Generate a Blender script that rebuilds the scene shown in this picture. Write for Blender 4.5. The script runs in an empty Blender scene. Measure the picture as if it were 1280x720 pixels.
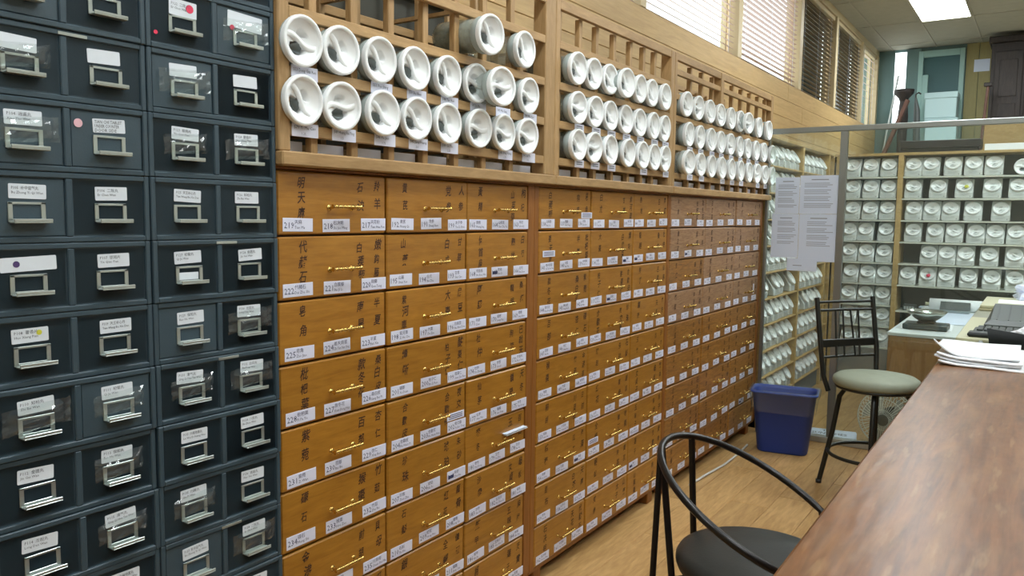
import bpy, math, random
from math import sin, cos, pi, radians
from mathutils import Vector, Matrix

random.seed(7)
SC = bpy.context.scene
COL = SC.collection

# ------------------------------------------------------------------ camera
F_PX = 991.2681
YAW, PITCH, ROLL = .5898, .0930, .0123
CAM = Vector((1.5788, 0.0, 1.4663))
_f = Vector((-sin(YAW) * cos(PITCH), cos(YAW) * cos(PITCH), -sin(PITCH)))
_r = Vector((cos(YAW), sin(YAW), 0))
_u = _r.cross(_f)
RV = _r * cos(ROLL) + _u * sin(ROLL)
UV = -_r * sin(ROLL) + _u * cos(ROLL)
cam_data = bpy.data.cameras.new('camera')
cam_data.sensor_fit = 'HORIZONTAL'
cam_data.sensor_width = 36.0
cam_data.lens = F_PX / 1280 * 36.0
cam_data.clip_start = .02
cam = bpy.data.objects.new('camera', cam_data)
COL.objects.link(cam)
mw = Matrix((RV, UV, -_f)).transposed().to_4x4()
mw.translation = CAM
cam.matrix_world = mw
SC.camera = cam


def at(u, v, axis, val):
    """pixel of the 1280x720 photograph -> point on the plane axis = val"""
    d = _f + RV * ((u - 640) / F_PX) + UV * ((360 - v) / F_PX)
    t = (val - CAM[axis]) / d[axis]
    return CAM + d * t


# ------------------------------------------------------------------ world and exposure
world = bpy.data.worlds.new('daylight')
SC.world = world
world.use_nodes = True
bg = world.node_tree.nodes['Background']
bg.inputs['Color'].default_value = (.93, .95, 1.0, 1)
bg.inputs['Strength'].default_value = 3.0
SC.view_settings.view_transform = 'Standard'
SC.view_settings.look = 'None'
SC.view_settings.gamma = 1.0
SC.view_settings.use_curve_mapping = False
SC.view_settings.exposure = 0.08
LAMP_STRENGTH = 23.0

# ------------------------------------------------------------------ materials
MATS = {}


def srgb(r, g, b):
    def c(v):
        v /= 255.0
        return v / 12.92 if v <= .04045 else ((v + .055) / 1.055) ** 2.4
    return (c(r), c(g), c(b), 1.0)


def mat(name, col, rough=.5, metal=0.0, spec=.5, emit=0.0, bump=0.0, bscale=60, var=0.0, vscale=8, stretch=(1, 1, 1), objvar=0.0):
    m = bpy.data.materials.new(name)
    m.use_nodes = True
    nt = m.node_tree
    b = nt.nodes['Principled BSDF']
    b.inputs['Base Color'].default_value = col
    b.inputs['Roughness'].default_value = rough
    b.inputs['Metallic'].default_value = metal
    b.inputs['Specular IOR Level'].default_value = spec
    if emit:
        b.inputs['Emission Color'].default_value = col
        b.inputs['Emission Strength'].default_value = emit
    N, L = nt.nodes.new, nt.links.new
    if var or bump or objvar:
        tc = N('ShaderNodeTexCoord')
        mp = N('ShaderNodeMapping')
        mp.inputs['Scale'].default_value = stretch
        L(tc.outputs['Object'], mp.inputs['Vector'])
        oi = N('ShaderNodeObjectInfo')
        mu = N('ShaderNodeVectorMath'); mu.operation = 'SCALE'
        mu.inputs[0].default_value = (31, 17, 23)
        L(oi.outputs['Random'], mu.inputs['Scale'])
        L(mu.outputs['Vector'], mp.inputs['Location'])
    if var:
        nz = N('ShaderNodeTexNoise')
        nz.inputs['Scale'].default_value = vscale
        nz.inputs['Detail'].default_value = 5
        L(mp.outputs['Vector'], nz.inputs['Vector'])
        hs = N('ShaderNodeMapRange')
        hs.inputs['To Min'].default_value = 1 - var
        hs.inputs['To Max'].default_value = 1 + var
        hs.inputs['From Min'].default_value = .25
        hs.inputs['From Max'].default_value = .75
        L(nz.outputs['Fac'], hs.inputs['Value'])
        mx = N('ShaderNodeVectorMath'); mx.operation = 'SCALE'
        mx.inputs[0].default_value = col[:3]
        L(hs.outputs['Result'], mx.inputs['Scale'])
        out = mx.outputs['Vector']
        if objvar:
            mr = N('ShaderNodeMapRange')
            mr.inputs['To Min'].default_value = 1 - objvar
            mr.inputs['To Max'].default_value = 1 + objvar
            L(oi.outputs['Random'], mr.inputs['Value'])
            m2 = N('ShaderNodeVectorMath'); m2.operation = 'SCALE'
            L(out, m2.inputs[0]); L(mr.outputs['Result'], m2.inputs['Scale'])
            out = m2.outputs['Vector']
        L(out, b.inputs['Base Color'])
    if bump:
        n2 = N('ShaderNodeTexNoise')
        n2.inputs['Scale'].default_value = bscale
        n2.inputs['Detail'].default_value = 4
        L(mp.outputs['Vector'], n2.inputs['Vector'])
        bp = N('ShaderNodeBump')
        bp.inputs['Strength'].default_value = bump
        bp.inputs['Distance'].default_value = .004
        L(n2.outputs['Fac'], bp.inputs['Height'])
        L(bp.outputs['Normal'], b.inputs['Normal'])
    MATS[name] = m
    return m


def wood(name, c1, c2, rough, scale, stretch, spec=.4, distort=1.2, objvar=.06, bump=.05, contrast=(.3, .7), coat=0.0):
    """grain: stretched noise bands mixed with finer fibres; every piece takes its own stretch of grain"""
    m = bpy.data.materials.new(name)
    m.use_nodes = True
    nt = m.node_tree
    N, L = nt.nodes.new, nt.links.new
    b = nt.nodes['Principled BSDF']
    b.inputs['Roughness'].default_value = rough
    b.inputs['Specular IOR Level'].default_value = spec
    b.inputs['Coat Weight'].default_value = coat
    b.inputs['Coat Roughness'].default_value = .25
    tc = N('ShaderNodeTexCoord'); mp = N('ShaderNodeMapping')
    mp.inputs['Scale'].default_value = stretch
    oi = N('ShaderNodeObjectInfo')
    mu = N('ShaderNodeVectorMath'); mu.operation = 'SCALE'
    mu.inputs[0].default_value = (41, 27, 33)
    L(oi.outputs['Random'], mu.inputs['Scale'])
    L(mu.outputs['Vector'], mp.inputs['Location'])
    L(tc.outputs['Object'], mp.inputs['Vector'])
    nz = N('ShaderNodeTexNoise')
    nz.inputs['Scale'].default_value = scale
    nz.inputs['Detail'].default_value = 6
    nz.inputs['Distortion'].default_value = distort
    L(mp.outputs['Vector'], nz.inputs['Vector'])
    n2 = N('ShaderNodeTexNoise')
    n2.inputs['Scale'].default_value = scale * 5
    n2.inputs['Detail'].default_value = 3
    L(mp.outputs['Vector'], n2.inputs['Vector'])
    av = N('ShaderNodeMath'); av.operation = 'MULTIPLY_ADD'
    av.inputs[1].default_value = .35
    L(n2.outputs['Fac'], av.inputs[0])
    sc = N('ShaderNodeMath'); sc.operation = 'MULTIPLY'; sc.inputs[1].default_value = .65
    L(nz.outputs['Fac'], sc.inputs[0])
    L(sc.outputs[0], av.inputs[2])
    rp = N('ShaderNodeValToRGB')
    rp.color_ramp.elements[0].position = contrast[0]
    rp.color_ramp.elements[0].color = c1
    rp.color_ramp.elements[1].position = contrast[1]
    rp.color_ramp.elements[1].color = c2
    L(av.outputs[0], rp.inputs['Fac'])
    mr = N('ShaderNodeMapRange')
    mr.inputs['To Min'].default_value = 1 - objvar
    mr.inputs['To Max'].default_value = 1 + objvar
    L(oi.outputs['Random'], mr.inputs['Value'])
    m2 = N('ShaderNodeVectorMath'); m2.operation = 'SCALE'
    L(rp.outputs['Color'], m2.inputs[0]); L(mr.outputs['Result'], m2.inputs['Scale'])
    L(m2.outputs['Vector'], b.inputs['Base Color'])
    if bump:
        bp = N('ShaderNodeBump')
        bp.inputs['Strength'].default_value = bump
        bp.inputs['Distance'].default_value = .003
        L(av.outputs[0], bp.inputs['Height'])
        L(bp.outputs['Normal'], b.inputs['Normal'])
    MATS[name] = m
    return m


def clear(name, col, alpha, rough=.1, glossy=.12):
    """thin clear plastic or glass: mostly transparent, a little milky, with a sheen"""
    m = bpy.data.materials.new(name)
    m.use_nodes = True
    nt = m.node_tree
    nt.nodes.clear()
    N, L = nt.nodes.new, nt.links.new
    o = N('ShaderNodeOutputMaterial')
    t = N('ShaderNodeBsdfTransparent')
    t.inputs['Color'].default_value = (.93, .97, .95, 1)
    p = N('ShaderNodeBsdfPrincipled')
    p.inputs['Base Color'].default_value = col
    p.inputs['Roughness'].default_value = rough
    g = N('ShaderNodeBsdfGlossy')
    g.inputs['Roughness'].default_value = rough
    lw = N('ShaderNodeLayerWeight'); lw.inputs['Blend'].default_value = .5
    pw5 = N('ShaderNodeMath'); pw5.operation = 'POWER'; pw5.inputs[1].default_value = 5
    L(lw.outputs['Facing'], pw5.inputs[0])
    fr = N('ShaderNodeMath'); fr.operation = 'MULTIPLY_ADD'; fr.inputs[1].default_value = .9; fr.inputs[2].default_value = .04
    L(pw5.outputs[0], fr.inputs[0])
    m1 = N('ShaderNodeMixShader'); m1.inputs['Fac'].default_value = alpha
    L(t.outputs[0], m1.inputs[1]); L(p.outputs[0], m1.inputs[2])
    m2 = N('ShaderNodeMixShader')
    mm = N('ShaderNodeMath'); mm.operation = 'MULTIPLY'; mm.inputs[1].default_value = glossy / .12
    L(fr.outputs[0], mm.inputs[0]); L(mm.outputs[0], m2.inputs['Fac'])
    L(m1.outputs[0], m2.inputs[1]); L(g.outputs[0], m2.inputs[2])
    L(m2.outputs[0], o.inputs['Surface'])
    MATS[name] = m
    return m


mat('slate_metal', srgb(54, 71, 80), .44, 0, .5, bump=.06, bscale=220, var=.06, vscale=30)
mat('slate_dark', srgb(28, 36, 42), .5)
mat('nickel', srgb(186, 194, 190), .3, .75)
mat('card', srgb(214, 220, 226), .6, var=.03, vscale=40)
mat('card_ink', srgb(70, 76, 84), .7)
mat('marker_ink', srgb(26, 28, 34), .7)
mat('red_sticker', srgb(214, 48, 84), .5)
mat('pink_sticker', srgb(222, 178, 186), .5)
mat('yellow_sticker', srgb(205, 205, 70), .5)
mat('purple_sticker', srgb(74, 56, 104), .5)
clear('tape', (.9, .94, .96, 1), .035, .16, .22)
wood('drawer_wood', srgb(142, 93, 26), srgb(172, 120, 42), .38, 3.0, (3, 1.6, 14), coat=.25, objvar=.05)
wood('drawer_wood_brown', srgb(120, 79, 31), srgb(164, 114, 52), .4, 3.2, (3, 1.8, 15), distort=2.2, coat=.25, objvar=.08, contrast=(.36, .62))
wood('drawer_wood_faded', srgb(130, 96, 68), srgb(164, 128, 94), .45, 3.2, (3, 1.8, 15), distort=2.2, objvar=.05, contrast=(.36, .62))
wood('carcass_wood', srgb(116, 70, 26), srgb(150, 96, 42), .45, 3.0, (14, 14, 1.5))
mat('carcass_gap', srgb(70, 38, 14), .7)
wood('rack_wood', srgb(150, 118, 76), srgb(184, 150, 104), .5, 3.0, (12, 2.0, 12), objvar=.07)
wood('rack_wood_upright', srgb(150, 118, 76), srgb(184, 150, 104), .5, 3.0, (14, 14, 2.0), objvar=.07)
wood('plank_wood', srgb(172, 140, 88), srgb(198, 166, 112), .5, 2.5, (4, .8, 12), objvar=.06)
wood('shelf_wood', srgb(160, 132, 82), srgb(190, 160, 104), .5, 3.0, (3, 3, 10), objvar=.05)
wood('floor_wood', srgb(162, 124, 74), srgb(202, 164, 110), .33, 2.2, (9, 1.2, 4), distort=1.8, objvar=.09, bump=.03, contrast=(.32, .68))
wood('desk_wood', srgb(150, 104, 52), srgb(176, 128, 70), .45, 3.0, (10, 3, 2))
wood('dark_timber', srgb(36, 32, 30), srgb(58, 50, 46), .6, 3.0, (8, 8, 1.5))
wood('red_timber', srgb(84, 58, 48), srgb(108, 78, 66), .6, 3.0, (8, 8, 1.5))
mat('brass', srgb(214, 180, 104), .25, .9)
mat('label_paper', srgb(218, 220, 236), .55)
mat('label_ink', srgb(52, 56, 92), .7)
mat('brush_ink', srgb(62, 36, 16), .7)
mat('white_plastic', srgb(240, 243, 243), .35, spec=.5)
mat('pocket_shade_grey', srgb(120, 128, 128), .5)  # painted shade of the white lid's finger pocket
mat('jar_ring', srgb(158, 168, 164), .4)
clear('jar_clear', (.62, .68, .64, 1), .30, .12, .12)
clear('jar_frosted', (.86, .90, .88, 1), .68, .25, .10)
mat('herb', srgb(128, 126, 108), .9, var=.4, vscale=60, bump=.5, bscale=90)
mat('jar_print', srgb(120, 126, 124), .7)
mat('shelf_edge', srgb(196, 198, 186), .5, var=.08, vscale=30)
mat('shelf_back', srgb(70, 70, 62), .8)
mat('black_steel', srgb(26, 22, 20), .3, .3, .5)
mat('green_black_steel', srgb(38, 40, 36), .35, .3, .5)
mat('black_vinyl', srgb(34, 36, 34), .38, 0, .5, bump=.08, bscale=150)
mat('sage_vinyl', srgb(140, 146, 126), .6, bump=.06, bscale=120, var=.08, vscale=14)
mat('blue_plastic', srgb(36, 66, 152), .45)
clear('bin_liner', (.86, .88, .94, 1), .03, .2, .12)
clear('window_glass', (.8, .85, .9, 1), .02, .02, .03)
clear('glass', (.6, .72, .68, 1), .03, .02, .12)
mat('aluminium', srgb(150, 154, 150), .35, .8)
mat('aluminium_pale', srgb(184, 188, 184), .4, .5)
mat('paper', srgb(222, 233, 252), .6)
mat('paper_white', srgb(240, 243, 246), .6)
mat('paper_ink', srgb(150, 156, 170), .7)
mat('grey_panel', srgb(106, 108, 104), .7)
mat('ceiling_tile', srgb(172, 170, 154), .9, bump=.25, bscale=160, var=.05, vscale=12)
mat('ceiling_grid', srgb(176, 172, 156), .7)
mat('wall_paint', srgb(196, 192, 178), .8)
mat('teal_grey', srgb(98, 124, 122), .6)
mat('teal_door', srgb(150, 184, 178), .5)
mat('teal_dark', srgb(58, 96, 98), .5)
mat('ochre_panel', srgb(158, 148, 98), .6, var=.08, vscale=10, stretch=(6, 6, 1))
mat('blind_slat', srgb(190, 164, 150), .5)
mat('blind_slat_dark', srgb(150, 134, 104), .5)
mat('outside_dark', srgb(26, 26, 24), .9)
mat('window_frame', srgb(204, 186, 148), .5)
mat('lamp_light', (.90, .97, 1.0, 1), .5, emit=LAMP_STRENGTH)
mat('laminate_green', srgb(132, 132, 112), .4, var=.06, vscale=10)
mat('beige_board', srgb(186, 184, 150), .5)
mat('white_laminate', srgb(214, 220, 220), .4)
mat('steel_bowl', srgb(180, 186, 180), .22, .9)
mat('black_plastic', srgb(30, 34, 34), .4)
mat('dark_grey_plastic', srgb(64, 70, 68), .45)
mat('grey_plastic', srgb(150, 158, 158), .45)
mat('fan_wire', srgb(232, 236, 232), .4, .1)
clear('fan_blade', (.72, .78, .76, 1), .5, .2, .12)
mat('carton', srgb(176, 204, 206), .6)
mat('cable_white', srgb(206, 204, 196), .5)


def counter_material():
    m = wood('counter_wood', srgb(78, 46, 20), srgb(128, 82, 42), .36, 2.0, (14, 1.2, 6), spec=.32, distort=2.0, objvar=0, bump=.12, contrast=(.3, .7))
    nt = m.node_tree
    N, L = nt.nodes.new, nt.links.new
    b = nt.nodes['Principled BSDF']
    old = b.inputs['Base Color'].links[0].from_socket
    # worn, scuffed patches where the varnish has rubbed off
    tc = N('ShaderNodeTexCoord')
    n = N('ShaderNodeTexNoise'); n.inputs['Scale'].default_value = 9; n.inputs['Detail'].default_value = 4; n.inputs['Roughness'].default_value = .5
    mp = N('ShaderNodeMapping'); mp.inputs['Scale'].default_value = (2.6, .55, 1)
    mp.inputs['Rotation'].default_value = (0, 0, .12)
    L(tc.outputs['Object'], mp.inputs['Vector']); L(mp.outputs['Vector'], n.inputs['Vector'])
    r = N('ShaderNodeValToRGB'); r.color_ramp.elements[0].position = .48; r.color_ramp.elements[1].position = .80
    L(n.outputs['Fac'], r.inputs['Fac'])
    mx = N('ShaderNodeMix'); mx.data_type = 'RGBA'
    sc = N('ShaderNodeMath'); sc.operation = 'MULTIPLY'; sc.inputs[1].default_value = .42
    L(r.outputs['Color'], sc.inputs[0]); L(sc.outputs[0], mx.inputs['Factor'])
    L(old, mx.inputs['A']); mx.inputs['B'].default_value = srgb(156, 120, 78)
    ns = N('ShaderNodeTexNoise'); ns.inputs['Scale'].default_value = 12; ns.inputs['Detail'].default_value = 3
    ms = N('ShaderNodeMapping'); ms.inputs['Scale'].default_value = (3.4, .5, 1); ms.inputs['Rotation'].default_value = (0, 0, -.35)
    L(tc.outputs['Object'], ms.inputs['Vector']); L(ms.outputs['Vector'], ns.inputs['Vector'])
    rs = N('ShaderNodeValToRGB'); rs.color_ramp.elements[0].position = .60; rs.color_ramp.elements[1].position = .69
    L(ns.outputs['Fac'], rs.inputs['Fac'])
    ss = N('ShaderNodeMath'); ss.operation = 'MULTIPLY'; ss.inputs[1].default_value = .22
    L(rs.outputs['Color'], ss.inputs[0])
    m4 = N('ShaderNodeMix'); m4.data_type = 'RGBA'
    L(ss.outputs[0], m4.inputs['Factor']); L(mx.outputs['Result'], m4.inputs['A']); m4.inputs['B'].default_value = srgb(178, 148, 106)
    L(m4.outputs['Result'], b.inputs['Base Color'])
    rr = N('ShaderNodeMapRange'); rr.inputs['To Min'].default_value = .27; rr.inputs['To Max'].default_value = .36
    L(n.outputs['Fac'], rr.inputs['Value']); L(rr.outputs['Result'], b.inputs['Roughness'])
    # hammered relief of the old varnish
    bp = N('ShaderNodeBump'); bp.inputs['Strength'].default_value = .16; bp.inputs['Distance'].default_value = .004
    n3 = N('ShaderNodeTexNoise'); n3.inputs['Scale'].default_value = 18; n3.inputs['Detail'].default_value = 1
    m3 = N('ShaderNodeMapping'); m3.inputs['Scale'].default_value = (2.4, 1.0, 1)
    L(tc.outputs['Object'], m3.inputs['Vector']); L(m3.outputs['Vector'], n3.inputs['Vector'])
    L(n3.outputs['Fac'], bp.inputs['Height']); L(bp.outputs['Normal'], b.inputs['Normal'])


counter_material()


# ------------------------------------------------------------------ mesh helpers
class MB:
    def __init__(self):
        self.v, self.f, self.s = [], [], []
        self.m, self.mi = [], 0

    def add(self, vs, fs, M=None, smooth=False):
        o = len(self.v)
        for p in vs:
            p = Vector(p)
            self.v.append((M @ p) if M is not None else p)
        for f in fs:
            self.f.append(tuple(i + o for i in f))
            self.s.append(smooth)
            self.m.append(self.mi)
        return self

    def box(self, x0, x1, y0, y1, z0, z1, M=None):
        vs = [(x, y, z) for z in (z0, z1) for y in (y0, y1) for x in (x0, x1)]
        fs = [(0, 2, 3, 1), (4, 5, 7, 6), (0, 1, 5, 4), (2, 6, 7, 3), (0, 4, 6, 2), (1, 3, 7, 5)]
        return self.add(vs, fs, M)

    def cbox(self, x0, x1, y0, y1, z0, z1, c=.003, M=None):
        """box with chamfered edges"""
        vs, idx = [], {}
        X, Y, Z = (x0, x1), (y0, y1), (z0, z1)
        for i in (0, 1):
            for j in (0, 1):
                for k in (0, 1):
                    sx, sy, sz = (1, -1)[i] * c, (1, -1)[j] * c, (1, -1)[k] * c
                    p = (X[i], Y[j], Z[k])
                    idx[i, j, k, 0] = len(vs); vs.append((p[0], p[1] + sy, p[2] + sz))
                    idx[i, j, k, 1] = len(vs); vs.append((p[0] + sx, p[1], p[2] + sz))
                    idx[i, j, k, 2] = len(vs); vs.append((p[0] + sx, p[1] + sy, p[2]))
        g = lambda i, j, k, a: idx[i, j, k, a]
        fs = []
        q = [(0, 0), (1, 0), (1, 1), (0, 1)]
        for s in (0, 1):
            a = [g(s, j, k, 0) for j, k in q]; fs.append(a if s else a[::-1])
            a = [g(i, s, k, 1) for i, k in q]; fs.append(a[::-1] if s else a)
            a = [g(i, j, s, 2) for i, j in q]; fs.append(a if s else a[::-1])
        for i in (0, 1):
            for j in (0, 1):
                fs.append([g(i, j, 0, 0), g(i, j, 1, 0), g(i, j, 1, 1), g(i, j, 0, 1)])
                fs.append([g(i, 0, j, 0), g(i, 1, j, 0), g(i, 1, j, 2), g(i, 0, j, 2)])
                fs.append([g(0, i, j, 1), g(1, i, j, 1), g(1, i, j, 2), g(0, i, j, 2)])
                for k in (0, 1):
                    fs.append([g(i, j, k, 0), g(i, j, k, 1), g(i, j, k, 2)])
        return self.add(vs, [tuple(f) for f in fs], M)

    def tube(self, pts, r, n=8, M=None, closed=False, caps=True):
        pts = [Vector(p) for p in pts]
        m = len(pts)
        rs = r if isinstance(r, (list, tuple)) else [r] * m
        vs, fs = [], []
        up = None
        for i, p in enumerate(pts):
            if closed:
                t = (pts[(i + 1) % m] - pts[i - 1]).normalized()
            else:
                t = (pts[min(i + 1, m - 1)] - pts[max(i - 1, 0)]).normalized()
            if up is None:
                a = Vector((0, 0, 1)) if abs(t.z) < .9 else Vector((1, 0, 0))
                up = (a - t * a.dot(t)).normalized()
            else:
                up = (up - t * up.dot(t)).normalized()
            w = t.cross(up)
            for k in range(n):
                a = 2 * pi * k / n
                vs.append(p + (up * cos(a) + w * sin(a)) * rs[i])
        seg = m if closed else m - 1
        for i in range(seg):
            for k in range(n):
                a, b = i * n + k, i * n + (k + 1) % n
                c, d = ((i + 1) % m) * n + (k + 1) % n, ((i + 1) % m) * n + k
                fs.append((a, b, c, d))
        self.add(vs, fs, M, True)
        if caps and not closed:
            self.add(vs[:n], [tuple(range(n))[::-1]], M)
            self.add(vs[-n:], [tuple(range(n))], M)
        return self

    def lathe(self, prof, n=24, M=None, smooth=True, a0=0, a1=2 * pi):
        """profile of (radius, height) turned about the local z axis"""
        vs, fs = [], []
        m = len(prof)
        for k in range(n):
            a = a0 + (a1 - a0) * k / n
            for r, h in prof:
                vs.append((r * cos(a), r * sin(a), h))
        for k in range(n):
            for i in range(m - 1):
                a, b = k * m + i, ((k + 1) % n) * m + i
                if prof[i][0] < 1e-6:
                    fs.append((a, b + 1, a + 1))
                elif prof[i + 1][0] < 1e-6:
                    fs.append((a, b, a + 1))
                else:
                    fs.append((a, b, b + 1, a + 1))
        return self.add(vs, fs, M, smooth)

    def prism(self, poly, h0, h1, M=None, smooth=False):
        """polygon in local xy, extruded along z"""
        n = len(poly)
        vs = [(x, y, h0) for x, y in poly] + [(x, y, h1) for x, y in poly]
        fs = [tuple(range(n))[::-1], tuple(range(n, 2 * n))]
        self.add(vs, fs, M)
        self.add(vs, [(i, (i + 1) % n, n + (i + 1) % n, n + i) for i in range(n)], M, smooth)
        return self

    def mesh(self, name, m):
        me = bpy.data.meshes.new(name)
        me.from_pydata([tuple(p) for p in self.v], [], self.f)
        me.polygons.foreach_set('use_smooth', self.s)
        for k in (m if isinstance(m, (list, tuple)) else [m]):
            me.materials.append(MATS[k])
        if self.mi:
            me.polygons.foreach_set('material_index', self.m)
        me.update()
        return me

    def build(self, name, m, parent=None, loc=(0, 0, 0), rot=None):
        return obj(name, self.mesh(name, m), parent, loc, rot)


def obj(name, me, parent=None, loc=(0, 0, 0), rot=None):
    o = bpy.data.objects.new(name, me)
    COL.objects.link(o)
    o.parent = parent
    o.location = loc
    if rot:
        o.rotation_euler = rot
    return o


def tag(o, label, cat, group=None):
    o['label'] = label
    o['category'] = cat
    if group:
        o['group'] = group
    return o


def thing(name, label, cat, loc=(0, 0, 0), rot=None, group=None):
    return tag(obj(name, None, None, loc, rot), label, cat, group)


def struct(o):
    o['kind'] = 'structure'
    return o


def ordw(n):
    return ['first', 'second', 'third', 'fourth', 'fifth', 'sixth', 'seventh', 'eighth', 'ninth', 'tenth', 'eleventh', 'twelfth', 'thirteenth', 'fourteenth'][n]


# text -> flat mesh pieces
_TXT = {}


def text_geo(s, res=1):
    k = (s, res)
    if k not in _TXT:
        c = bpy.data.curves.new('print', 'FONT')
        c.body = s
        c.resolution_u = res
        c.offset = .014 if res == 2 else 0
        o = bpy.data.objects.new('print', c)
        me = bpy.data.meshes.new_from_object(o)
        vs = [tuple(v.co) for v in me.vertices]
        fs = [tuple(p.vertices) for p in me.polygons]
        bpy.data.meshes.remove(me)
        bpy.data.objects.remove(o)
        bpy.data.curves.remove(c)
        if vs:
            x0 = min(v[0] for v in vs); x1 = max(v[0] for v in vs)
        else:
            x0 = x1 = 0
        _TXT[k] = (vs, fs, x0, x1)
    return _TXT[k]


# frames for surfaces: text x, text y -> world axes
FACE_X = Matrix(((0, 0, 1, 0), (1, 0, 0, 0), (0, 1, 0, 0), (0, 0, 0, 1)))      # seen from +x: right = +y, up = +z
FACE_NY = Matrix(((1, 0, 0, 0), (0, 0, -1, 0), (0, 1, 0, 0), (0, 0, 0, 1)))    # seen from -y: right = +x, up = +z


def put_text(mb, s, a, b, size, face=FACE_X, off=0.0, width=None, res=1, shear=0.0, sx=1.0, slope=0.0):
    """write s with its lower left corner at (a, b) of the face; width squeezes it to fit"""
    vs, fs, x0, x1 = text_geo(s, res)
    if not vs:
        return
    kx = size * sx
    if width and (x1 - x0) * kx > width:
        kx = width / (x1 - x0)
    pts = [(a + (x - x0) * kx + shear * y * size, b + y * size + slope * (x - x0) * kx, off) for x, y, z in vs]
    mb.add(pts, fs, face)


def rrect(w, h, r, n=4):
    """rounded rectangle outline centred on the origin"""
    p = []
    for cx, cy, a0 in ((w / 2 - r, h / 2 - r, 0), (-w / 2 + r, h / 2 - r, 90), (-w / 2 + r, -h / 2 + r, 180), (w / 2 - r, -h / 2 + r, 270)):
        for k in range(n + 1):
            a = radians(a0 + 90 * k / n)
            p.append((cx + r * cos(a), cy + r * sin(a)))
    return p


# ------------------------------------------------------------------ the room
XW = -.36          # inner face of the window wall
CEIL = 3.63
YF = 11.45         # far wall of the raised back room
XR = 4.4
YB = -2.4

floor = struct(MB().box(-.6, XR + .1, YB - .1, YF + .1, -.12, -.006).build('floor', 'carcass_gap'))
PW, PL = .19, 1.22
ix = 0
x = -.45
pm = MB().cbox(0, PW - .0015, 0, PL - .002, -.012, 0, .0012).mesh('floor_plank', 'floor_wood')
while x < XR:
    y = YB - .3 - random.random() * PL
    while y < 7.9:
        if y + PL > YB - .3:
            obj('floor_plank', pm, floor, (x, y, 0))
        y += PL
    x += PW

ceil = struct(MB().box(XW - .3, XR + .1, YB - .1, YF + .1, CEIL + .02, CEIL + .1).build('ceiling', 'ceiling_grid'))
TX, TY = .5, 1.2
X0T = .3 - .5 * 2 + .02
lamps_at = [(.3, 8.72), (1.8, 8.72), (.8, 5.12), (2.3, 5.12), (.8, 1.52), (2.3, 1.52), (.8, -1.2), (2.8, -1.2), (3.3, 5.12)]
tm = MB().cbox(.006, TX - .006, .006, TY - .006, CEIL, CEIL + .03, .004).mesh('ceiling_tile', 'ceiling_tile')
ys = [8.72 + TY * k for k in range(-10, 3)]
xs = [.3 + TX * k for k in range(-2, 9)]
cells = set()
for (lx, ly) in lamps_at:
    cells.add((round((lx - .3) / TX), round((ly - 8.72) / TY)))
for i in range(-2, 9):
    for j in range(-10, 3):
        if (i, j) in cells:
            continue
        xa, ya = .3 + TX * i, 8.72 + TY * j
        if xa + TX < XW or ya > YF - .2 or xa > XR - .2:
            continue
        obj('ceiling_tile', tm, ceil, (xa, ya, 0))
gm = MB()
for xx in xs:
    gm.box(xx - .008, xx + .008, YB, YF, CEIL - .004, CEIL + .02)
for yy in ys:
    gm.box(XW, XR, yy - .008, yy + .008, CEIL - .004, CEIL + .02)
gm.build('grid_bars', 'ceiling_grid', ceil)

# ceiling lamps: recessed troffers, the light comes from their diffusers
fm = MB()
for a, b, c, d in ((0, .02, 0, TY), (TX - .02, TX, 0, TY), (.02, TX - .02, 0, .02), (.02, TX - .02, TY - .02, TY)):
    fm.box(a, b, c, d, CEIL - .012, CEIL + .02)
fm = fm.mesh('lamp_frame', 'ceiling_grid')
dm = MB().box(.02, TX - .02, .02, TY - .02, CEIL - .004, CEIL + .012).mesh('diffuser', 'lamp_light')
lamp_where = ['over the back room beyond the glass partition', 'over the back room, right of the one in view', 'above the far end of the herb cabinets', 'above the computer end of the counter',
              'above the middle of the herb cabinets', 'above the middle of the counter', 'behind the viewer above the aisle', 'behind the viewer above the counter', 'above the customer side of the counter']
seen = set()
for (lx, ly), w in zip(lamps_at, lamp_where):
    i, j = round((lx - .3) / TX), round((ly - 8.72) / TY)
    t = thing('ceiling_lamp', 'bright rectangular fluorescent ceiling panel ' + w, 'ceiling light', (.3 + TX * i, 8.72 + TY * j, 0), group='fluorescent ceiling panels')
    obj('lamp_frame', fm, t)
    obj('diffuser', dm, t)

# window wall: planked below, windows above
ZS, ZT = 2.625, 3.56
wl = struct(MB().box(XW - .16, XW - .02, YB, YF, 0, ZS - .01).build('wall_left', 'wall_paint'))
bh = .148
nb = 7
for k in range(nb):
    z1 = ZS - k * bh
    for (ya, yb) in ((YB, 3.1 - .6 * (k % 2)), (3.1 - .6 * (k % 2), 7.2 + .5 * (k % 3)), (7.2 + .5 * (k % 3), YF)):
        L_ = yb - ya
        MB().cbox(XW - .022, XW, .001, L_ - .001, z1 - bh + .001, z1 - .001, .0025).build('wall_board', 'plank_wood', wl, (0, ya, 0))
struct(MB().box(XW - .16, XW, YB, YF, ZT, CEIL + .02).build('trim_1', 'window_frame'))
win = [(1.05, 2.55), (2.63, 4.13), (4.21, 5.80), (5.89, 7.50), (7.60, 8.93), (9.02, 10.36), (10.44, 11.36)]
tilt = [22, 22, 22, 2, 0, 0, 34]
posts = [YB, 1.05] + [w for p in win for w in p][1:-1] + [11.36, YF]
posts = [(YB, win[0][0])] + [(win[i][1], win[i + 1][0]) for i in range(len(win) - 1)] + [(win[-1][1], YF)]
for i, (a, b) in enumerate(posts):
    struct(MB().cbox(XW - .072, XW + .006, a, b, ZS - .002, ZT + .002, .003).build('trim_%d' % (i + 2), 'window_frame'))
SP = .041
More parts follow.
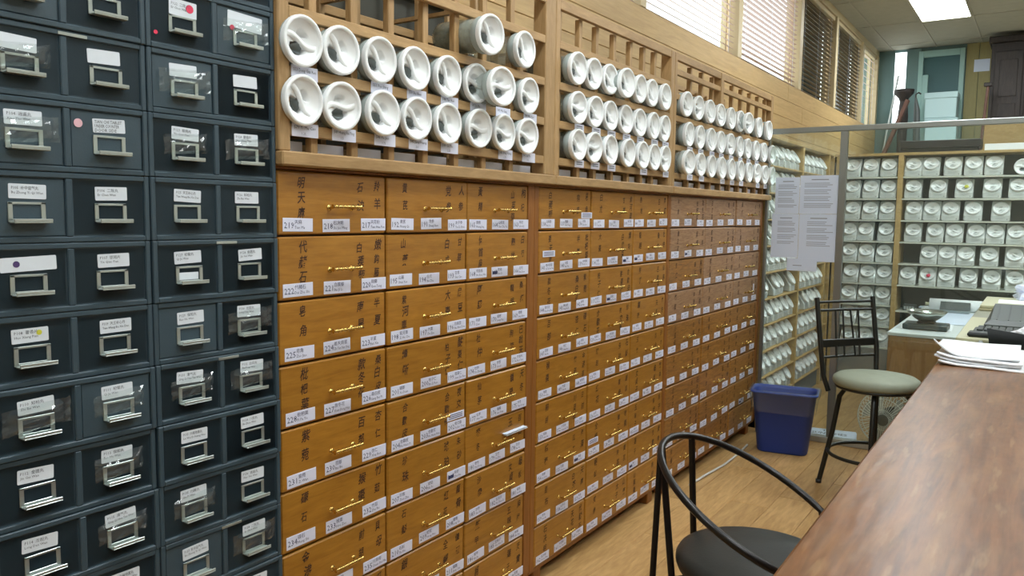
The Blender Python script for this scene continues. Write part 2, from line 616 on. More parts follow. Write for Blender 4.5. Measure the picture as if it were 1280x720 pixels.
for i, (a, b) in enumerate(win):
    w = struct(obj('window_%d' % (i + 1), None, None, (XW - .07, a, ZS)))
    L_ = b - a
    fr = MB()
    for (c, d, e, f) in ((0, .03, 0, ZT - ZS), (L_ - .03, L_, 0, ZT - ZS), (.03, L_ - .03, 0, .03), (.03, L_ - .03, ZT - ZS - .03, ZT - ZS)):
        fr.box(-.05, -.01, c, d, e, f)
    fr.build('window_frame', 'window_frame', w)
    MB().box(-.034, -.030, .03, L_ - .03, .03, ZT - ZS - .03).build('pane', 'window_glass', w)
    if i in (4, 5):
        MB().box(-.078, -.066, .0, L_, 0, ZT - ZS).build('dark_backing', 'outside_dark', w)  # dark sheet added outside to block the daylight behind these blinds
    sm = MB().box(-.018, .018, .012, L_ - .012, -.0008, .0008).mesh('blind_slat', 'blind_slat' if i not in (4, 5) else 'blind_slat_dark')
    n = int((ZT - ZS - .05) / SP)
    for k in range(0, n, 2 if i == 6 else 1):
        obj('blind_slat', sm, w, (.034, 0, .02 + k * SP), (0, radians(tilt[i]), 0))
    MB().cbox(.012, .056, .008, L_ - .008, ZT - ZS - .045, ZT - ZS - .005, .004).build('head_rail', 'window_frame', w)
    cords = MB()
    for yy in (.14, L_ / 2, L_ - .14):
        cords.tube([(.052, yy, .01), (.052, yy, ZT - ZS - .04)], .0012, 5)
    cords.build('ladder_cord', 'paper', w)

# the rest of the shell
struct(MB().box(XR, XR + .12, YB, YF, 0, CEIL + .02).build('wall_right', 'wall_paint'))
struct(MB().box(XW - .3, XR + .12, YB - .12, YB, 0, CEIL + .02).build('wall_near', 'wall_paint'))
wf = struct(MB().box(XW - .3, XR + .12, YF, YF + .12, 0, CEIL + .02).build('wall_far', 'teal_grey'))
# raised back room behind the far shelves
struct(MB().box(XW, XR, 8.15, YF, 0, 1.45).build('floor_raised', 'wall_paint'))
for k in range(2):
    MB().cbox(.64 + k * .14, .64 + (k + 1) * .14 - .004, YF - .02, YF, 1.45, CEIL - .004, .003).build('wall_panel', 'ochre_panel', wf)
for k in range(10):
    MB().cbox(.924 + k * .34, .92 + (k + 1) * .34, YF - .02, YF, 1.45, CEIL - .004, .003).build('wall_panel', 'ochre_panel', wf)
# pale upright strip of daylight beside the back door
pA, pB = at(1120, 65, 1, YF - .01), at(1132, 110, 1, YF - .01)
w8 = struct(obj('window_8', None, None, (pA.x, YF - .02, 1.45)))
wpx = pB.x - pA.x
mat('lit_window', (.92, .97, 1, 1), .5, emit=2.2)
MB().box(0, wpx, -.012, 0, 1.2, 2.14).build('pane', 'lit_window', w8)
fr = MB(); fr.box(-.03, 0, -.03, .0, 1.15, 2.17); fr.box(wpx, wpx + .16, -.025, .0, 0, 2.17)
fr.build('window_frame', 'teal_grey', w8)
# back door
dA, dB = at(1150, 60, 1, YF), at(1208, 55, 1, YF)
d1 = struct(obj('door_1', None, None, (dA.x, YF, 1.45)))
dw = dB.x - dA.x
dh = CEIL - 1.45 - .05
fr = MB()
fr.cbox(0, .055, -.05, 0, 0, dh, .004); fr.cbox(dw - .055, dw, -.05, 0, 0, dh, .004); fr.cbox(.055, dw - .055, -.05, 0, dh - .08, dh, .004)
fr.build('door_frame', 'teal_door', d1)
fr = MB(); fr.box(-.16, -.05, -.03, 0, 0, dh)
fr.build('side_panel', 'teal_dark', d1)
MB().box(.055, dw - .055, -.012, -.004, .0, dh - .08).build('door_glass', 'teal_dark', d1)
dl = MB().cbox(.055, .12, -.06, -.02, 0, dh - .3, .004).build('door_edge', 'teal_door', d1)
MB().lathe([(0, .03), (.018, .025), (.02, .01), (.012, 0)], 12, Matrix.Translation((.03, -.05, 1.0)) @ Matrix.Rotation(pi / 2, 4, 'X')).build('door_knob', 'black_plastic', d1)
# white boxes stacked before the door
bx = [(1160, 1202, 175, 150), (1160, 1204, 150, 133), (1163, 1205, 133, 116)]
for k in range(5):
    zz = 1.45 + k * .31
    t = thing('storage_box', ['white carton at the bottom of the stack', 'white carton second from the bottom of the stack', 'white carton in the middle of the stack', 'white carton just under the top one', 'topmost white carton of the stack'][k] + ' by the back door', 'box',
              (dA.x + .30 + .015 * (k % 2), YF - .33, zz), group='cartons by the back door')
    MB().cbox(-.15, .19, -.14, .14, 0, .27, .006).build('carton', 'carton', t)
    MB().cbox(-.16, .2, -.15, .15, .235, .307, .006).build('box_lid', 'carton', t)
# notice on the ochre panels
n0 = at(1217, 90, 1, YF - .025); n1 = at(1238, 73, 1, YF - .025)
tag(MB().box(0, n1.x - n0.x, -.003, 0, 0, n1.z - n0.z).build('wall_notice', 'paper', None, (n0.x, YF - .021, n0.z)), 'white notice sheet pinned on the yellow panelled back wall', 'notice')
# tall dark cupboard on the right of the back room
c0 = at(1241, 46, 1, YF - .5)
t = thing('dark_cupboard', 'tall dark carved wooden cupboard at the right of the back room', 'cupboard', (c0.x, YF - .5, 1.45))
hh = CEIL - .12 - 1.45
MB().cbox(0, 1.0, 0, .42, 0, hh, .006).build('carcass', 'dark_timber', t)
for k in range(3):
    p = MB().cbox(.04 + k * .31, .32 + k * .31, -.018, .0, .08, hh - .1, .006).build('door', 'dark_timber', t)
    MB().cbox(.09 + k * .31, .27 + k * .31, -.026, -.018, .2, hh - .7, .004).build('door_panel', 'dark_timber', p)
    MB().cbox(.09 + k * .31, .27 + k * .31, -.026, -.018, hh - .62, hh - .2, .004).build('door_panel', 'dark_timber', p)
MB().cbox(-.03, 1.03, -.05, .44, hh, hh + .07, .01).build('cornice', 'dark_timber', t)
# leaning poles and boards
def pole(name, label, cat, a, b, r, m, n=8):
    a, b = Vector(a), Vector(b)
    o = MB().tube([(0, 0, 0), b - a], r, n).build(name, m, None, a)
    return tag(o, label, cat)
def zup(u, v, y):
    return at(u, v, 1, y)
b0 = zup(1123, 95, YF - .12)
pole('leaning_pole', 'thin pale pole leaning on the back wall beside the bright strip', 'pole', (b0.x - .22, YF - .35, 1.452), b0, .012, 'aluminium_pale')
b0 = zup(1135, 125, 10.6); b1 = zup(1108, 185, 10.6)
dirv = (b1 - b0).normalized(); e0 = b0 + dirv * ((1.47 - b0.z) / dirv.z)
M = Matrix.Translation(e0) @ (b0 - e0).to_track_quat('Z', 'Y').to_matrix().to_4x4()
tag(MB().cbox(-.045, .045, -.02, .02, 0, (b0 - e0).length, .004, M.to_3x3().to_4x4()).build('leaning_board', 'red_timber', None, e0), 'long reddish brown board leaning to the right before the bright strip', 'board')
s0 = zup(1130, 112, 10.9)
t = thing('pedestal_stand', 'dark turned wooden stand with a flared top in the back room', 'stand', (s0.x, 10.93, 1.45))
hz = s0.z - 1.45
MB().lathe([(0, 0), (.16, 0), (.16, .05), (.06, .12), (.05, hz * .5), (.06, hz - .32), (.045, hz - .14)], 16).build('shaft', 'dark_timber', t)
MB().lathe([(.045, hz - .14), (.06, hz - .1), (.11, hz - .045), (.115, hz), (0, hz)], 16).build('flared_top', 'dark_timber', t)
g0 = zup(1142, 122, 10.75)
t = thing('folded_umbrella', 'dark folded umbrella leaning right of the turned stand', 'umbrella', (g0.x + .02, 10.78, 1.45))
MB().tube([(.08, 0, 0), (.06, 0, .3), (.02, 0, g0.z - 1.6), (0, 0, g0.z - 1.45)], [.01, .05, .035, .012], 8).build('canopy', 'dark_grey_plastic', t)
MB().tube([(0, 0, g0.z - 1.46), (0, 0, g0.z - 1.41), (.03, 0, g0.z - 1.39), (.055, 0, g0.z - 1.41)], .009, 6).build('handle', 'dark_timber', t)
g0 = zup(1235, 108, 10.7)
t = thing('standing_lance', 'slim dark pole with a flat cap beside the dark cupboard', 'pole', (g0.x - .08, 10.7, 1.45))
MB().tube([(0, 0, 0), (.08, 0, g0.z - 1.45)], .016, 8).build('shaft', 'red_timber', t)
MB().cbox(.04, .12, -.03, .03, g0.z - 1.45, g0.z - 1.41, .004).build('cap', 'dark_timber', t)
# long dark bench top visible over the far shelf
b0 = zup(1128, 178, 9.6); b1 = zup(1228, 172, 9.6)
t = thing('long_bench', 'long dark wooden bench behind the top of the far jar shelf', 'bench', (b0.x, 9.6, 1.45))
L_ = b1.x - b0.x
MB().cbox(0, L_, -.15, .15, b0.z - 1.53, b0.z - 1.45, .006).build('seat', 'dark_timber', t)
MB().cbox(.02, L_ - .02, -.12, -.1, b0.z - 1.75, b0.z - 1.53, .004).build('apron', 'dark_timber', t)
for xx in (.03, L_ - .08):
    for yy in (-.13, .08):
        MB().box(xx, xx + .05, yy, yy + .05, 0, b0.z - 1.53).build('leg', 'dark_timber', t)
b0 = zup(1231, 150, 9.2); b1 = zup(1231, 182, 9.2)
t = thing('wooden_screen', 'low pale plywood screen at the right behind the far shelf', 'screen', (b0.x, 9.2, 1.45))
MB().cbox(0, 1.2, 0, .03, .05, b0.z - 1.45, .004).build('board', 'plank_wood', t)
MB().box(.1, .16, -.12, .15, 0, .05).build('foot', 'plank_wood', t)
MB().box(1.0, 1.06, -.12, .15, 0, .05).build('foot', 'plank_wood', t)

# ------------------------------------------------------------------ herb cabinets
HERBS = '''天麻 Tian Ma;石决明 Shi Jue Ming;天花粉 Tian Hua Fen;代赭石 Dai Zhe Shi;白蒺藜 Bai Ji Li;钩藤 Gou Teng;皂角 Zao Jiao;姜天南星 Zhi Tian Nan Xing;半夏 Ban Xia;枇杷葉 Pi Pa Ye;款冬花 Kuan Dong Hua;桑白皮 Sang Bai Pi;紫菀 Zi Wan;百部 Bai Bu;杏仁 Xing Ren;礞石 Meng Shi;猴棗 Hou Zao;竹茹 Zhu Ru;金沸草 Jin Fei Cao;前胡 Qian Hu;川貝母 Chuan Bei Mu;白前 Bai Qian;桔梗 Jie Geng;瓜蔞 Gua Lou;海藻 Hai Zao;昆布 Kun Bu;白芥子 Bai Jie Zi'''
HERBS2 = '''黄芪 Huang Qi;党参 Dang Shen;太子参 Tai Zi Shen;山藥 Shan Yao;白朮 Bai Zhu;甘草 Gan Cao;紫河車 Zi He Che;大棗 Da Zao;白扁豆 Bai Bian Dou;續斷 Xu Duan;柏子仁 Bai Zi Ren;酸棗仁 Suan Zao Ren;合歡皮 He Huan Pi;合歡花 He Huan Hua;夜交藤 Ye Jiao Teng;珍珠 Zhen Zhu;琥珀 Hu Po;朱砂 Zhu Sha;石斛 Shi Hu;紅花 Hong Hua;龍骨 Long Gu;銀耳 Yin Er;全蝎 Quan Xie;僵蠶 Jiang Can;地龍 Di Long;蜈蚣 Wu Gong;羚羊 Ling Yang'''
HERBS3 = '''黃精 Huang Jing;山茱萸 Shan Zhu Yu;枸杞 Gou Qi;何首烏 He Shou Wu;熟地 Shu Di;白芍 Bai Shao;阿膠 E Jiao;龍眼 Long Yan;桑椹 Sang Shen;杜仲 Du Zhong;狗脊 Gou Ji;巴戟天 Ba Ji Tian;仙茅 Xian Mao;鎖陽 Suo Yang;天冬 Tian Dong;麥冬 Mai Dong;玉竹 Yu Zhu;百合 Bai He;沙參 Sha Shen;女貞子 Nu Zhen Zi;龜板 Gui Ban;鱉甲 Bie Jia;五味子 Wu Wei Zi;烏梅 Wu Mei;訶子 He Zi;蓮子 Lian Zi;芡實 Qian Shi'''
HERB = [[tuple(e.split(' ', 1)) for e in h.split(';')] for h in (HERBS, HERBS2, HERBS3)]

BRUSH = {(0, 0, 0, 0): '明天麻', (0, 0, 0, 1): '石決', (0, 0, 0, 2): '羚羊', (0, 0, 1, 2): '嫩鈎藤', (0, 0, 2, 1): '南星', (0, 0, 6, 2): '貝母', (0, 1, 0, 2): '人参', (0, 1, 2, 2): '扁豆'}
RH = .165
ZTOP = 1.57
NR = 9
DEPTH = .34
cab_edges = [[1.308, 1.700, 2.084, 2.456], [2.531, 2.944, 3.358, 3.755], [3.790, 4.288, 4.810, 5.320]]
cab_names = ['orange brown wooden herb cabinet nearest the dark metal drawers', 'orange brown wooden herb cabinet in the middle of the row', 'dull brown wooden herb cabinet at the far end beside the bin']

# brass bar handle shared by all drawers
hb = MB()
n = 14
hb.tube([(.026, -.052 + .104 * k / (2 * n), .0) for k in range(2 * n + 1)], [.0042 if k % 4 else .0062 for k in range(2 * n + 1)], 8)
for s in (-.04, .04):
    hb.tube([(0, s, -.003), (.012, s, -.003), (.026, s, 0)], .0035, 6)
    hb.lathe([(.008, 0), (.008, .002), (0, .002)], 10, Matrix.Translation((0, s, -.003)) @ Matrix.Rotation(pi / 2, 4, 'Y'))
HANDLE = hb.mesh('handle', 'brass')

for ci in range(3):
    E = cab_edges[ci]
    y0, y1 = E[0], E[3]
    pad0 = .0 if ci == 0 else .018
    pad1 = .045 if ci == 0 else .02
    if ci == 1:
        pad0, pad1 = .030, .017
    if ci == 2:
        pad0, pad1 = .018, .045
    T = thing('herb_cabinet', cab_names[ci], 'cabinet', (0, y0 - pad0, 0), group='wooden herb cabinets')
    W = y1 - y0 + pad0 + pad1
    zb = ZTOP - NR * RH
    # carcass: frame members seen at the front, plus the boxed body behind
    MB().box(-DEPTH, -.020, .002, W - .002, zb, ZTOP).build('body', 'carcass_gap', T)
    for ya, yb in ((0, pad0), (W - pad1, W)):
        if yb - ya > .005:
            MB().cbox(-DEPTH, .002, ya + .0005, yb - .0005, zb, ZTOP, .002).build('stile', 'carcass_wood', T)
    MB().cbox(-DEPTH, -.001, .0, W, ZTOP, ZTOP + .008, .002).build('top_rail', 'carcass_wood', T)
    MB().cbox(-DEPTH, -.004, .0, W, zb - .016, zb, .002).build('bottom_rail', 'carcass_wood', T)
    MB().box(-DEPTH + .02, -.08, .02, W - .02, .0, zb - .016).build('plinth', 'carcass_gap', T)
    for yy in (.06, W - .12):
        MB().cbox(-.07, -.02, yy, yy + .06, 0, zb - .016, .004).build('foot', 'carcass_wood', T)
    for col in range(3):
        ya, yb = E[col] + .003 - (y0 - pad0), E[col + 1] - .003 - (y0 - pad0)
        w = yb - ya
        dmesh = {}
        for row in range(NR):
            faded = ci == 2 and (row < 2 or (row == 3) or (row == 2 and col > 0))
            mk = 'drawer_wood' if ci < 2 else ('drawer_wood_faded' if faded else 'drawer_wood_brown')
            if mk not in dmesh:
                dmesh[mk] = MB().cbox(-.020, 0, 0, w, 0, RH - .0055, .0035).mesh('drawer', mk)
            zl = ZTOP - (row + 1) * RH + .0025
            proud = random.choice((0, 0, .001, .003, .005)) if ci != 0 or col else random.choice((0, .002))
            D = obj('drawer', dmesh[mk], T, (proud, ya, zl))
            obj('handle', HANDLE, D, (0, w * .545, RH * .44))
            # printed number cards: counted right to left down each column
            base = {0: (217, 190, 163), 1: (136, 109, 82), 2: (55, 28, 1)}[ci][col] + 3 * row
            offs = (.014, .148 * w / .385, .286 * w / .385)
            hl = HERB[(ci * 3 + col) % 3]
            for c in range(3):
                jy = offs[c] + random.uniform(-.003, .003)
                jz = .0065 + random.uniform(-.002, .004)
                sl = random.uniform(-.02, .02)
                num = base + 2 - c
                hz_, py_ = hl[(3 * row + c + (4 * ci)) % 27]
                pr = MB().cbox(0, .0012, 0, .098, 0, .034, .0004)
                pr.mi = 1
                put_text(pr, str(num), .004, .008, .022, off=.0017, width=.031)
                if (ci == 0 and ((col, row, c) in ((2, 1, 1), (1, 5, 2)))) or random.random() < (.03 if ci else 0):
                    pr.add([(.004, .009, .0021), (.034, .009, .0021), (.034, .02, .0021), (.004, .02, .0021)], [(0, 1, 2, 3)], FACE_X)
                put_text(pr, hz_, .037, .0195, .0125, off=.0017, width=.05)
                put_text(pr, py_, .037, .007, .0105, off=.0017, width=.056)
                pr.build('label_card', ('label_paper', 'label_ink'), D, (0, jy, jz), (sl, 0, 0))
            # brush writing: one column left, two columns right
            for c, fx in ((0, .205), (1, .745), (2, .918)):
                hz_ = BRUSH.get((ci, col, row, c), hl[(3 * row + c + (4 * ci)) % 27][0][:3])
                gs = .031
                top = RH - .014 - gs - (0.006 if c == 1 else 0)
                step = .0385 if len(hz_) > 2 else .05
                for q, ch in enumerate(hz_):
                    zz = top - q * step
                    if zz < .022:
                        break
                    br = MB()
                    put_text(br, ch, 0, 0, gs * random.uniform(.9, 1.15), res=2, shear=random.uniform(.02, .22), sx=random.uniform(.72, .9), slope=random.uniform(-.02, .14))
                    br.build('brush_character', 'brush_ink', D, (.0006, w * fx - gs / 2 + random.uniform(-.002, .002), zz))
            # odd extra slips
            if (ci, col, row) in ((0, 1, 4), (1, 0, 0), (1, 0, 1), (1, 1, 6)):
                yy, zz = {(0, 1, 4): (w * .74, .044), (1, 0, 0): (w * .80, .045), (1, 0, 1): (w * .06, .062), (1, 1, 6): (w * .02, .06)}[(ci, col, row)]
                pp = MB().cbox(.001, .0025, yy, yy + .09, zz, zz + .024, .0005)
                pp.mi = 1
                for ln in (.005, .011, .017):
                    pp.add([(yy + .008, zz + ln, .0029), (yy + .08, zz + ln, .0029), (yy + .08, zz + ln + .0025, .0029), (yy + .008, zz + ln + .0025, .0029)], [(0, 1, 2, 3)], FACE_X)
                pp.build('paper_slip', ('label_paper', 'label_ink'), D)
            if (ci, col, row) == (0, 2, 5):
                MB().box(.0, .016, w * .62, w * 1.0, .088, .0900, None).build('paper_slip', 'paper_white', D)
                MB().box(.0, .018, w * .60, w * .98, .095, .0962, None).build('paper_slip', 'paper', D)
            if (ci, col, row) == (2, 2, 3):
                MB().cbox(0, .002, w * .80, w * .83, .05, .115, .0005).build('paper_slip', 'label_paper', D)

# ------------------------------------------------------------------ jar racks over the cabinets
LIDR = .0625


def lid_geo(R):
    """round screw lid: rim, shallow dish, and a finger pocket beside the grip bar"""
    n = 36
    rad = [0, .10, .18, .26, .33, .40, .47, .54, .62, .70, .78, .83]
    m = MB()
    vs, fs = [], []

    def dish(x, y):
        r = math.hypot(x, y) / R
        h = -.022 + .015 * min(1, r / .83) ** 2
        for cx, cy, ax, ay, dp in ((-.05, -.31, .34, .20, .034), (.05, .31, .22, .11, .016)):
            e = math.hypot((x / R - cx) / ax, (y / R - cy) / ay)
            k = min(1, max(0, (1.22 - e) / .26))
            h -= dp * k * k * (3 - 2 * k)
        return h
    for q in rad:
        for k in range(n):
            a = 2 * pi * k / n
            x, y = q * R * cos(a), q * R * sin(a)
            vs.append((x, y, dish(x, y)))
    rings = len(vs) // n
    for i in range(1, rings - 1):
        for k in range(n):
            fs.append((i * n + k, (i + 1) * n + k, (i + 1) * n + (k + 1) % n, i * n + (k + 1) % n)[::-1])
    for k in range(n):
        fs.append((0, n + k, n + (k + 1) % n))
    m.add(vs, fs, None, True)
    m.lathe([(R * .83, dish(R * .83, 0)), (R * .85, -.001)][::-1], n)
    m.lathe([(R * .85, -.001), (R * .87, .0005), (R * .95, .001), (R * .985, -.0008)][::-1], n)
    m.lathe([(R * .985, -.0008), (R, -.003), (R, -.012)][::-1], n)
    m.lathe([(R, -.012), (R * .945, -.0135)][::-1], n)
    m.lathe([(R * .945, -.0135), (R * .945, -.0185)][::-1], n)
    m.lathe([(R * .945, -.0185), (R * .8, -.020)][::-1], n)
    return m


def pocket_shade_geo(R):
    """grey oval on the floor of the finger pocket, its shade put into the colour"""
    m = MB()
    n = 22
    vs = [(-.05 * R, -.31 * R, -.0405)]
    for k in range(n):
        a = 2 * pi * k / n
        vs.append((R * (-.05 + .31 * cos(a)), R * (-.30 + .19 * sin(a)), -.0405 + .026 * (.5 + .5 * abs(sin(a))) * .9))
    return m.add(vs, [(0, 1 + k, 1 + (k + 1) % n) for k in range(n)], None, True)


def lid_handle_geo(R):
    """the S-shaped grip bar bridging the dish from rim to rim"""
    m = MB()
    n = 16
    vs, fs = [], []
    for k in range(n + 1):
        t = -1 + 2 * k / n
        xx = t * R * .80
        yy = -.13 * R * sin(t * pi * .9)
        hw = R * (.11 + .07 * abs(t) ** 3)
        h = -.0095 - .003 * (1 - t * t)
        for (dy, dz) in ((-hw, h - .005), (-hw * .75, h), (hw * .75, h), (hw, h - .005), (hw, h - .013), (-hw, h - .013)):
            vs.append((xx, yy + dy, dz))
    for k in range(n):
        for q in range(6):
            fs.append((k * 6 + q, (k + 1) * 6 + q, (k + 1) * 6 + (q + 1) % 6, k * 6 + (q + 1) % 6)[::-1])
    m.add(vs, fs, None, True)
    m.add(vs, [tuple(range(6)), tuple(range(n * 6 + 5, n * 6 - 1, -1))])
    return m


LID = lid_geo(LIDR).mesh('lid', 'white_plastic')
LIDH = lid_handle_geo(LIDR).mesh('lid_handle', 'white_plastic')
LIDP = pocket_shade_geo(LIDR).mesh('pocket_shade', 'pocket_shade_grey')
# lying jar: axis along local z, lid up at z = 0
BODY = MB().lathe([(LIDR * .80, -.034), (LIDR * .84, -.045), (LIDR * .86, -.055), (LIDR * .86, -.205), (LIDR * .80, -.215), (0, -.215)], 24).mesh('body', 'jar_clear')
RING = MB().lathe([(LIDR * .86, -.019), (LIDR * .925, -.0205), (LIDR * .925, -.040), (LIDR * .90, -.043), (LIDR * .84, -.046)], 28).mesh('collar', 'jar_ring')
FILL = MB().lathe([(0, -.075), (LIDR * .80, -.080), (LIDR * .83, -.10), (LIDR * .83, -.200), (LIDR * .76, -.212), (0, -.212)], 14).mesh('herbs', 'herb')


def lying_jar(label, group, x, y, z, yaw=0.0, pitch=0.0, spin=0.0, normal='x'):
    """x, y, z: centre of the lid face"""
    t = thing('herb_jar', label, 'jar', (x, y, z), group=group)
    base = Matrix.Rotation(pi / 2, 4, 'Y') if normal == 'x' else Matrix.Rotation(pi / 2, 4, 'X')
    M = Matrix.Rotation(yaw, 4, 'Z') @ Matrix.Rotation(pitch, 4, 'Y') @ base @ Matrix.Rotation(spin, 4, 'Z')
    t.rotation_euler = M.to_euler()
    obj('body', BODY, t)
    obj('collar', RING, t)
    if random.random() < .6:
        obj('herbs', FILL, t)
    l = obj('lid', LID, t)
    obj('lid_handle', LIDH, l)
    obj('pocket_shade', LIDP, l)
    return t


ZR = [1.668, 1.808, 1.952, 2.104, 2.252]     # rail centres
ROWZ = [1.740, 1.882, 2.030]


def rescale(y):        # lid positions were read on the plane x = .1; the lids stand at x = .04
    return y * 1.5388 / 1.4788


r1b = [1.301, 1.442, 1.591, 1.727, 1.868, 2.024, 2.161, 2.301]
r1a = [1.303, 1.438, 1.579, 1.72, 1.867, 2.009, 2.145, 2.308]
r1t = [2.08, 2.279]
r2 = [[2.656, 2.784, 2.925, 3.092, 3.236, 3.359, 3.478], [2.651, 2.787, 2.918, 3.058, 3.196, 3.344, 3.463], [2.642, 2.767, 2.906, 3.06, 3.192, 3.317, 3.466]]
r3 = [[3.78, 3.94, 4.10, 4.26, 4.42, 4.58, 4.74, 4.90, 5.06, 5.215],
      [3.769, 3.92, 4.082, 4.229, 4.39, 4.55, 4.70, 4.86, 5.02, 5.20],
      [3.73, 3.886, 4.052, 4.214, 4.386, 4.545, 4.70, 4.90, 5.105]]
racks = [
    ('nearest rack', 1.303, 2.600, [1.435, 1.580, 1.727, 1.878, 2.030, 2.180, 2.345], [r1b, r1a, r1t], 2.30),
    ('middle rack', 2.603, 3.742, None, r2, 2.268),
    ('far rack', 3.745, 5.440, None, r3, 2.268)]
tag_text = {0: ['579 Yi Mu Cao', '549 Huang Bai Ping', '546 Ye Jiao', '545 Jiang Huang', '544 Gu Ya', None, '542 Ding Xiang', '541 Lai Fu'],
            1: ['553 Dong Gua Ren', None, '551 Pao Jiang', '550 Bai Bian', '548 Tao Ren', '547 Ju He', '543 Mu Gua', '540 Wu Yao']}
row_names = ['bottom row', 'middle row', 'top row']
for ri, (rn, ya, yb, slats, rows, ztop) in enumerate(racks):
    T = thing('jar_rack', 'pale wooden jar rack standing on the %s' % ['cabinet nearest the dark metal drawers', 'middle herb cabinet', 'dull brown far cabinet'][ri], 'rack', (0, ya, ZTOP + .008), group='wooden jar racks')
    Z0 = ZTOP + .008
    W = yb - ya
    MB().cbox(-.33, .034, 0, W, 0, .036, .004).build('ledge', 'rack_wood', T)
    pw = .032 if ri else .036
    pr_ = .07 if ri == 0 else .045
    MB().cbox(-.034, .022, 0, pw, .036, ztop - Z0, .003).build('upright', 'rack_wood_upright', T)
    MB().cbox(-.034, .022, W - pr_, W, .036, ztop - Z0, .003).build('upright', 'rack_wood_upright', T)
    for yy in (0, W - pr_):
        MB().cbox(-.33, -.30, yy, yy + pw, .036, ztop - Z0, .003).build('upright', 'rack_wood_upright', T)
    for zc in ZR:
        hz = .0145 if zc < 2.2 else .018
        if ri == 2 and 2.15 > zc > 2.0:
            zc = 2.06
        MB().cbox(.0, .020, pw, W - pr_, zc - hz - Z0, zc + hz - Z0, .002).build('rail', 'rack_wood', T)
        MB().cbox(-.32, -.30, pw, W - pr_, zc - .03 - Z0, zc - .002 - Z0, .002).build('rail', 'rack_wood', T)
    if ri == 2:
        ym = at(898, 118, 0, 0).y - ya
        MB().cbox(-.03, .024, ym - .022, ym + .022, 2.076 - Z0, ztop - Z0, .003).build('upright', 'rack_wood_upright', T)
        MB().cbox(.0, .02, pw, W - pr_, 2.165 - Z0, 2.192 - Z0, .002).build('rail', 'rack_wood', T)
    # vertical slats between the cells
    if slats is None:
        c = [rescale(v) for v in rows[0]]
        slats = [(a + b) / 2 for a, b in zip(c, c[1:])]
        if ri == 1:
            slats = [2.668] + slats[0:]
        if ri == 2:
            slats = slats[:4] + slats[4:]
    for s in slats:
        if s + .02 > yb - pr_:
            continue
        hw = .0125 if ri < 2 else .011
        MB().cbox(-.0225, -.0005, s - hw - ya, s + hw - ya, .036, 2.236 - Z0, .002).build('slat', 'rack_wood_upright', T)
        MB().cbox(-.2985, -.28, s - .011 - ya, s + .011 - ya, .036, 2.236 - Z0, .002).build('slat', 'rack_wood_upright', T)
    # sloping supports from front to back carry the jars
    for zc in ZR[:4]:
        for s in slats[::2]:
            if s + .02 > yb - pr_:
                continue
            MB().box(-.279, -.0235, s - .009 - ya, s + .009 - ya, zc - .012 - Z0, zc - .0005 - Z0).build('bearer', 'rack_wood', T)
    if ri == 0:
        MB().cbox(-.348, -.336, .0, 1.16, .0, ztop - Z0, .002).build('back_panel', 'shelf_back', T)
    cl = [ya + pw] + [s for s in slats if s < yb - pr_ - .02] + [yb - pr_]
    for a, b in zip(cl, cl[1:]):
        if b - a < .08:
            continue
        MB().box(-.030, -.0285, a + .016 - ya, b - .016 - ya, .037, .066).build('paper_strip', 'label_paper', T)
    # jars
    rr = [[rescale(v) for v in r] for r in rows]
    for r in rr:
        r[0] = max(r[0], ya + .066) if ri == 0 else r[0]
        for q in range(1, len(r)):
            r[q] = max(r[q], r[q - 1] + .1285)
    for k, r in enumerate(rr):
        for q, yy in enumerate(r):
            out = .045 + random.uniform(-.004, .006)
            if (ri, k, q) == (0, 1, 6):
                out = .105
            if (ri, k, q) == (0, 2, 0):
                out = .10
            if (ri, k, q) in ((1, 2, 3), (2, 2, 6), (2, 0, 0)):
                out = .075
            zz = ROWZ[k] + (.006 if ri == 0 and k == 2 else 0)
            fac = (CAM.x - out) / (CAM.x - .04)
            yv = yy * fac
            zz = CAM.z + (zz - CAM.z) * (1 + (fac - 1) * .4)
            lab = 'white-lidded jar, %s from the left in the %s of the %s' % (ordw(q), row_names[k] if not (ri == 0 and k == 2) else 'sparse top row', rn)
            lying_jar(lab, 'jars in the wooden racks', out, yv, zz, random.uniform(-.05, .02) - (.10 if out > .06 else 0), random.uniform(-.02, .06), spin=pi / 2 + random.choice((-.75, -.6, -.45, -.3, -.1, .15)) + random.uniform(-.1, .1))
            # name tag on the rail under the jar
            if (ri == 0 and k < 2 and tag_text[k][q]) or (ri and k < 2 and random.random() < .85):
                zt = ZR[k]
                if ri == 0:
                    tw, th = .086, .034
                else:
                    tw, th = .075, .030
                yc = yy / 1.5388 * 1.5578
                if yc - tw / 2 < ya + pw or yc + tw / 2 > yb - .01:
                    continue
                tp = MB().cbox(.0205, .0217, -tw / 2, tw / 2, -th / 2, th / 2, .0004)
                tp.mi = 1
                s = tag_text[k][q] if ri == 0 else '%d' % (560 + ri * 20 + k * 10 + q)
                if ri == 0:
                    put_text(tp, s, -tw * .42, .002, .0115, off=.0222, width=tw * .84)
                    put_text(tp, str(1.25 + .25 * q), -.012, -.012, .009, off=.0222, width=.03)
                else:
                    for ln in (-.004, .004):
                        tp.add([(-.024, ln, .0222), (.024, ln, .0222), (.024, ln + .003, .0222), (-.024, ln + .003, .0222)], [(0, 1, 2, 3)], FACE_X)
                tp.build('name_tag', ('label_paper', 'card_ink'), T, (0, yc - ya, zt - Z0 + .001))

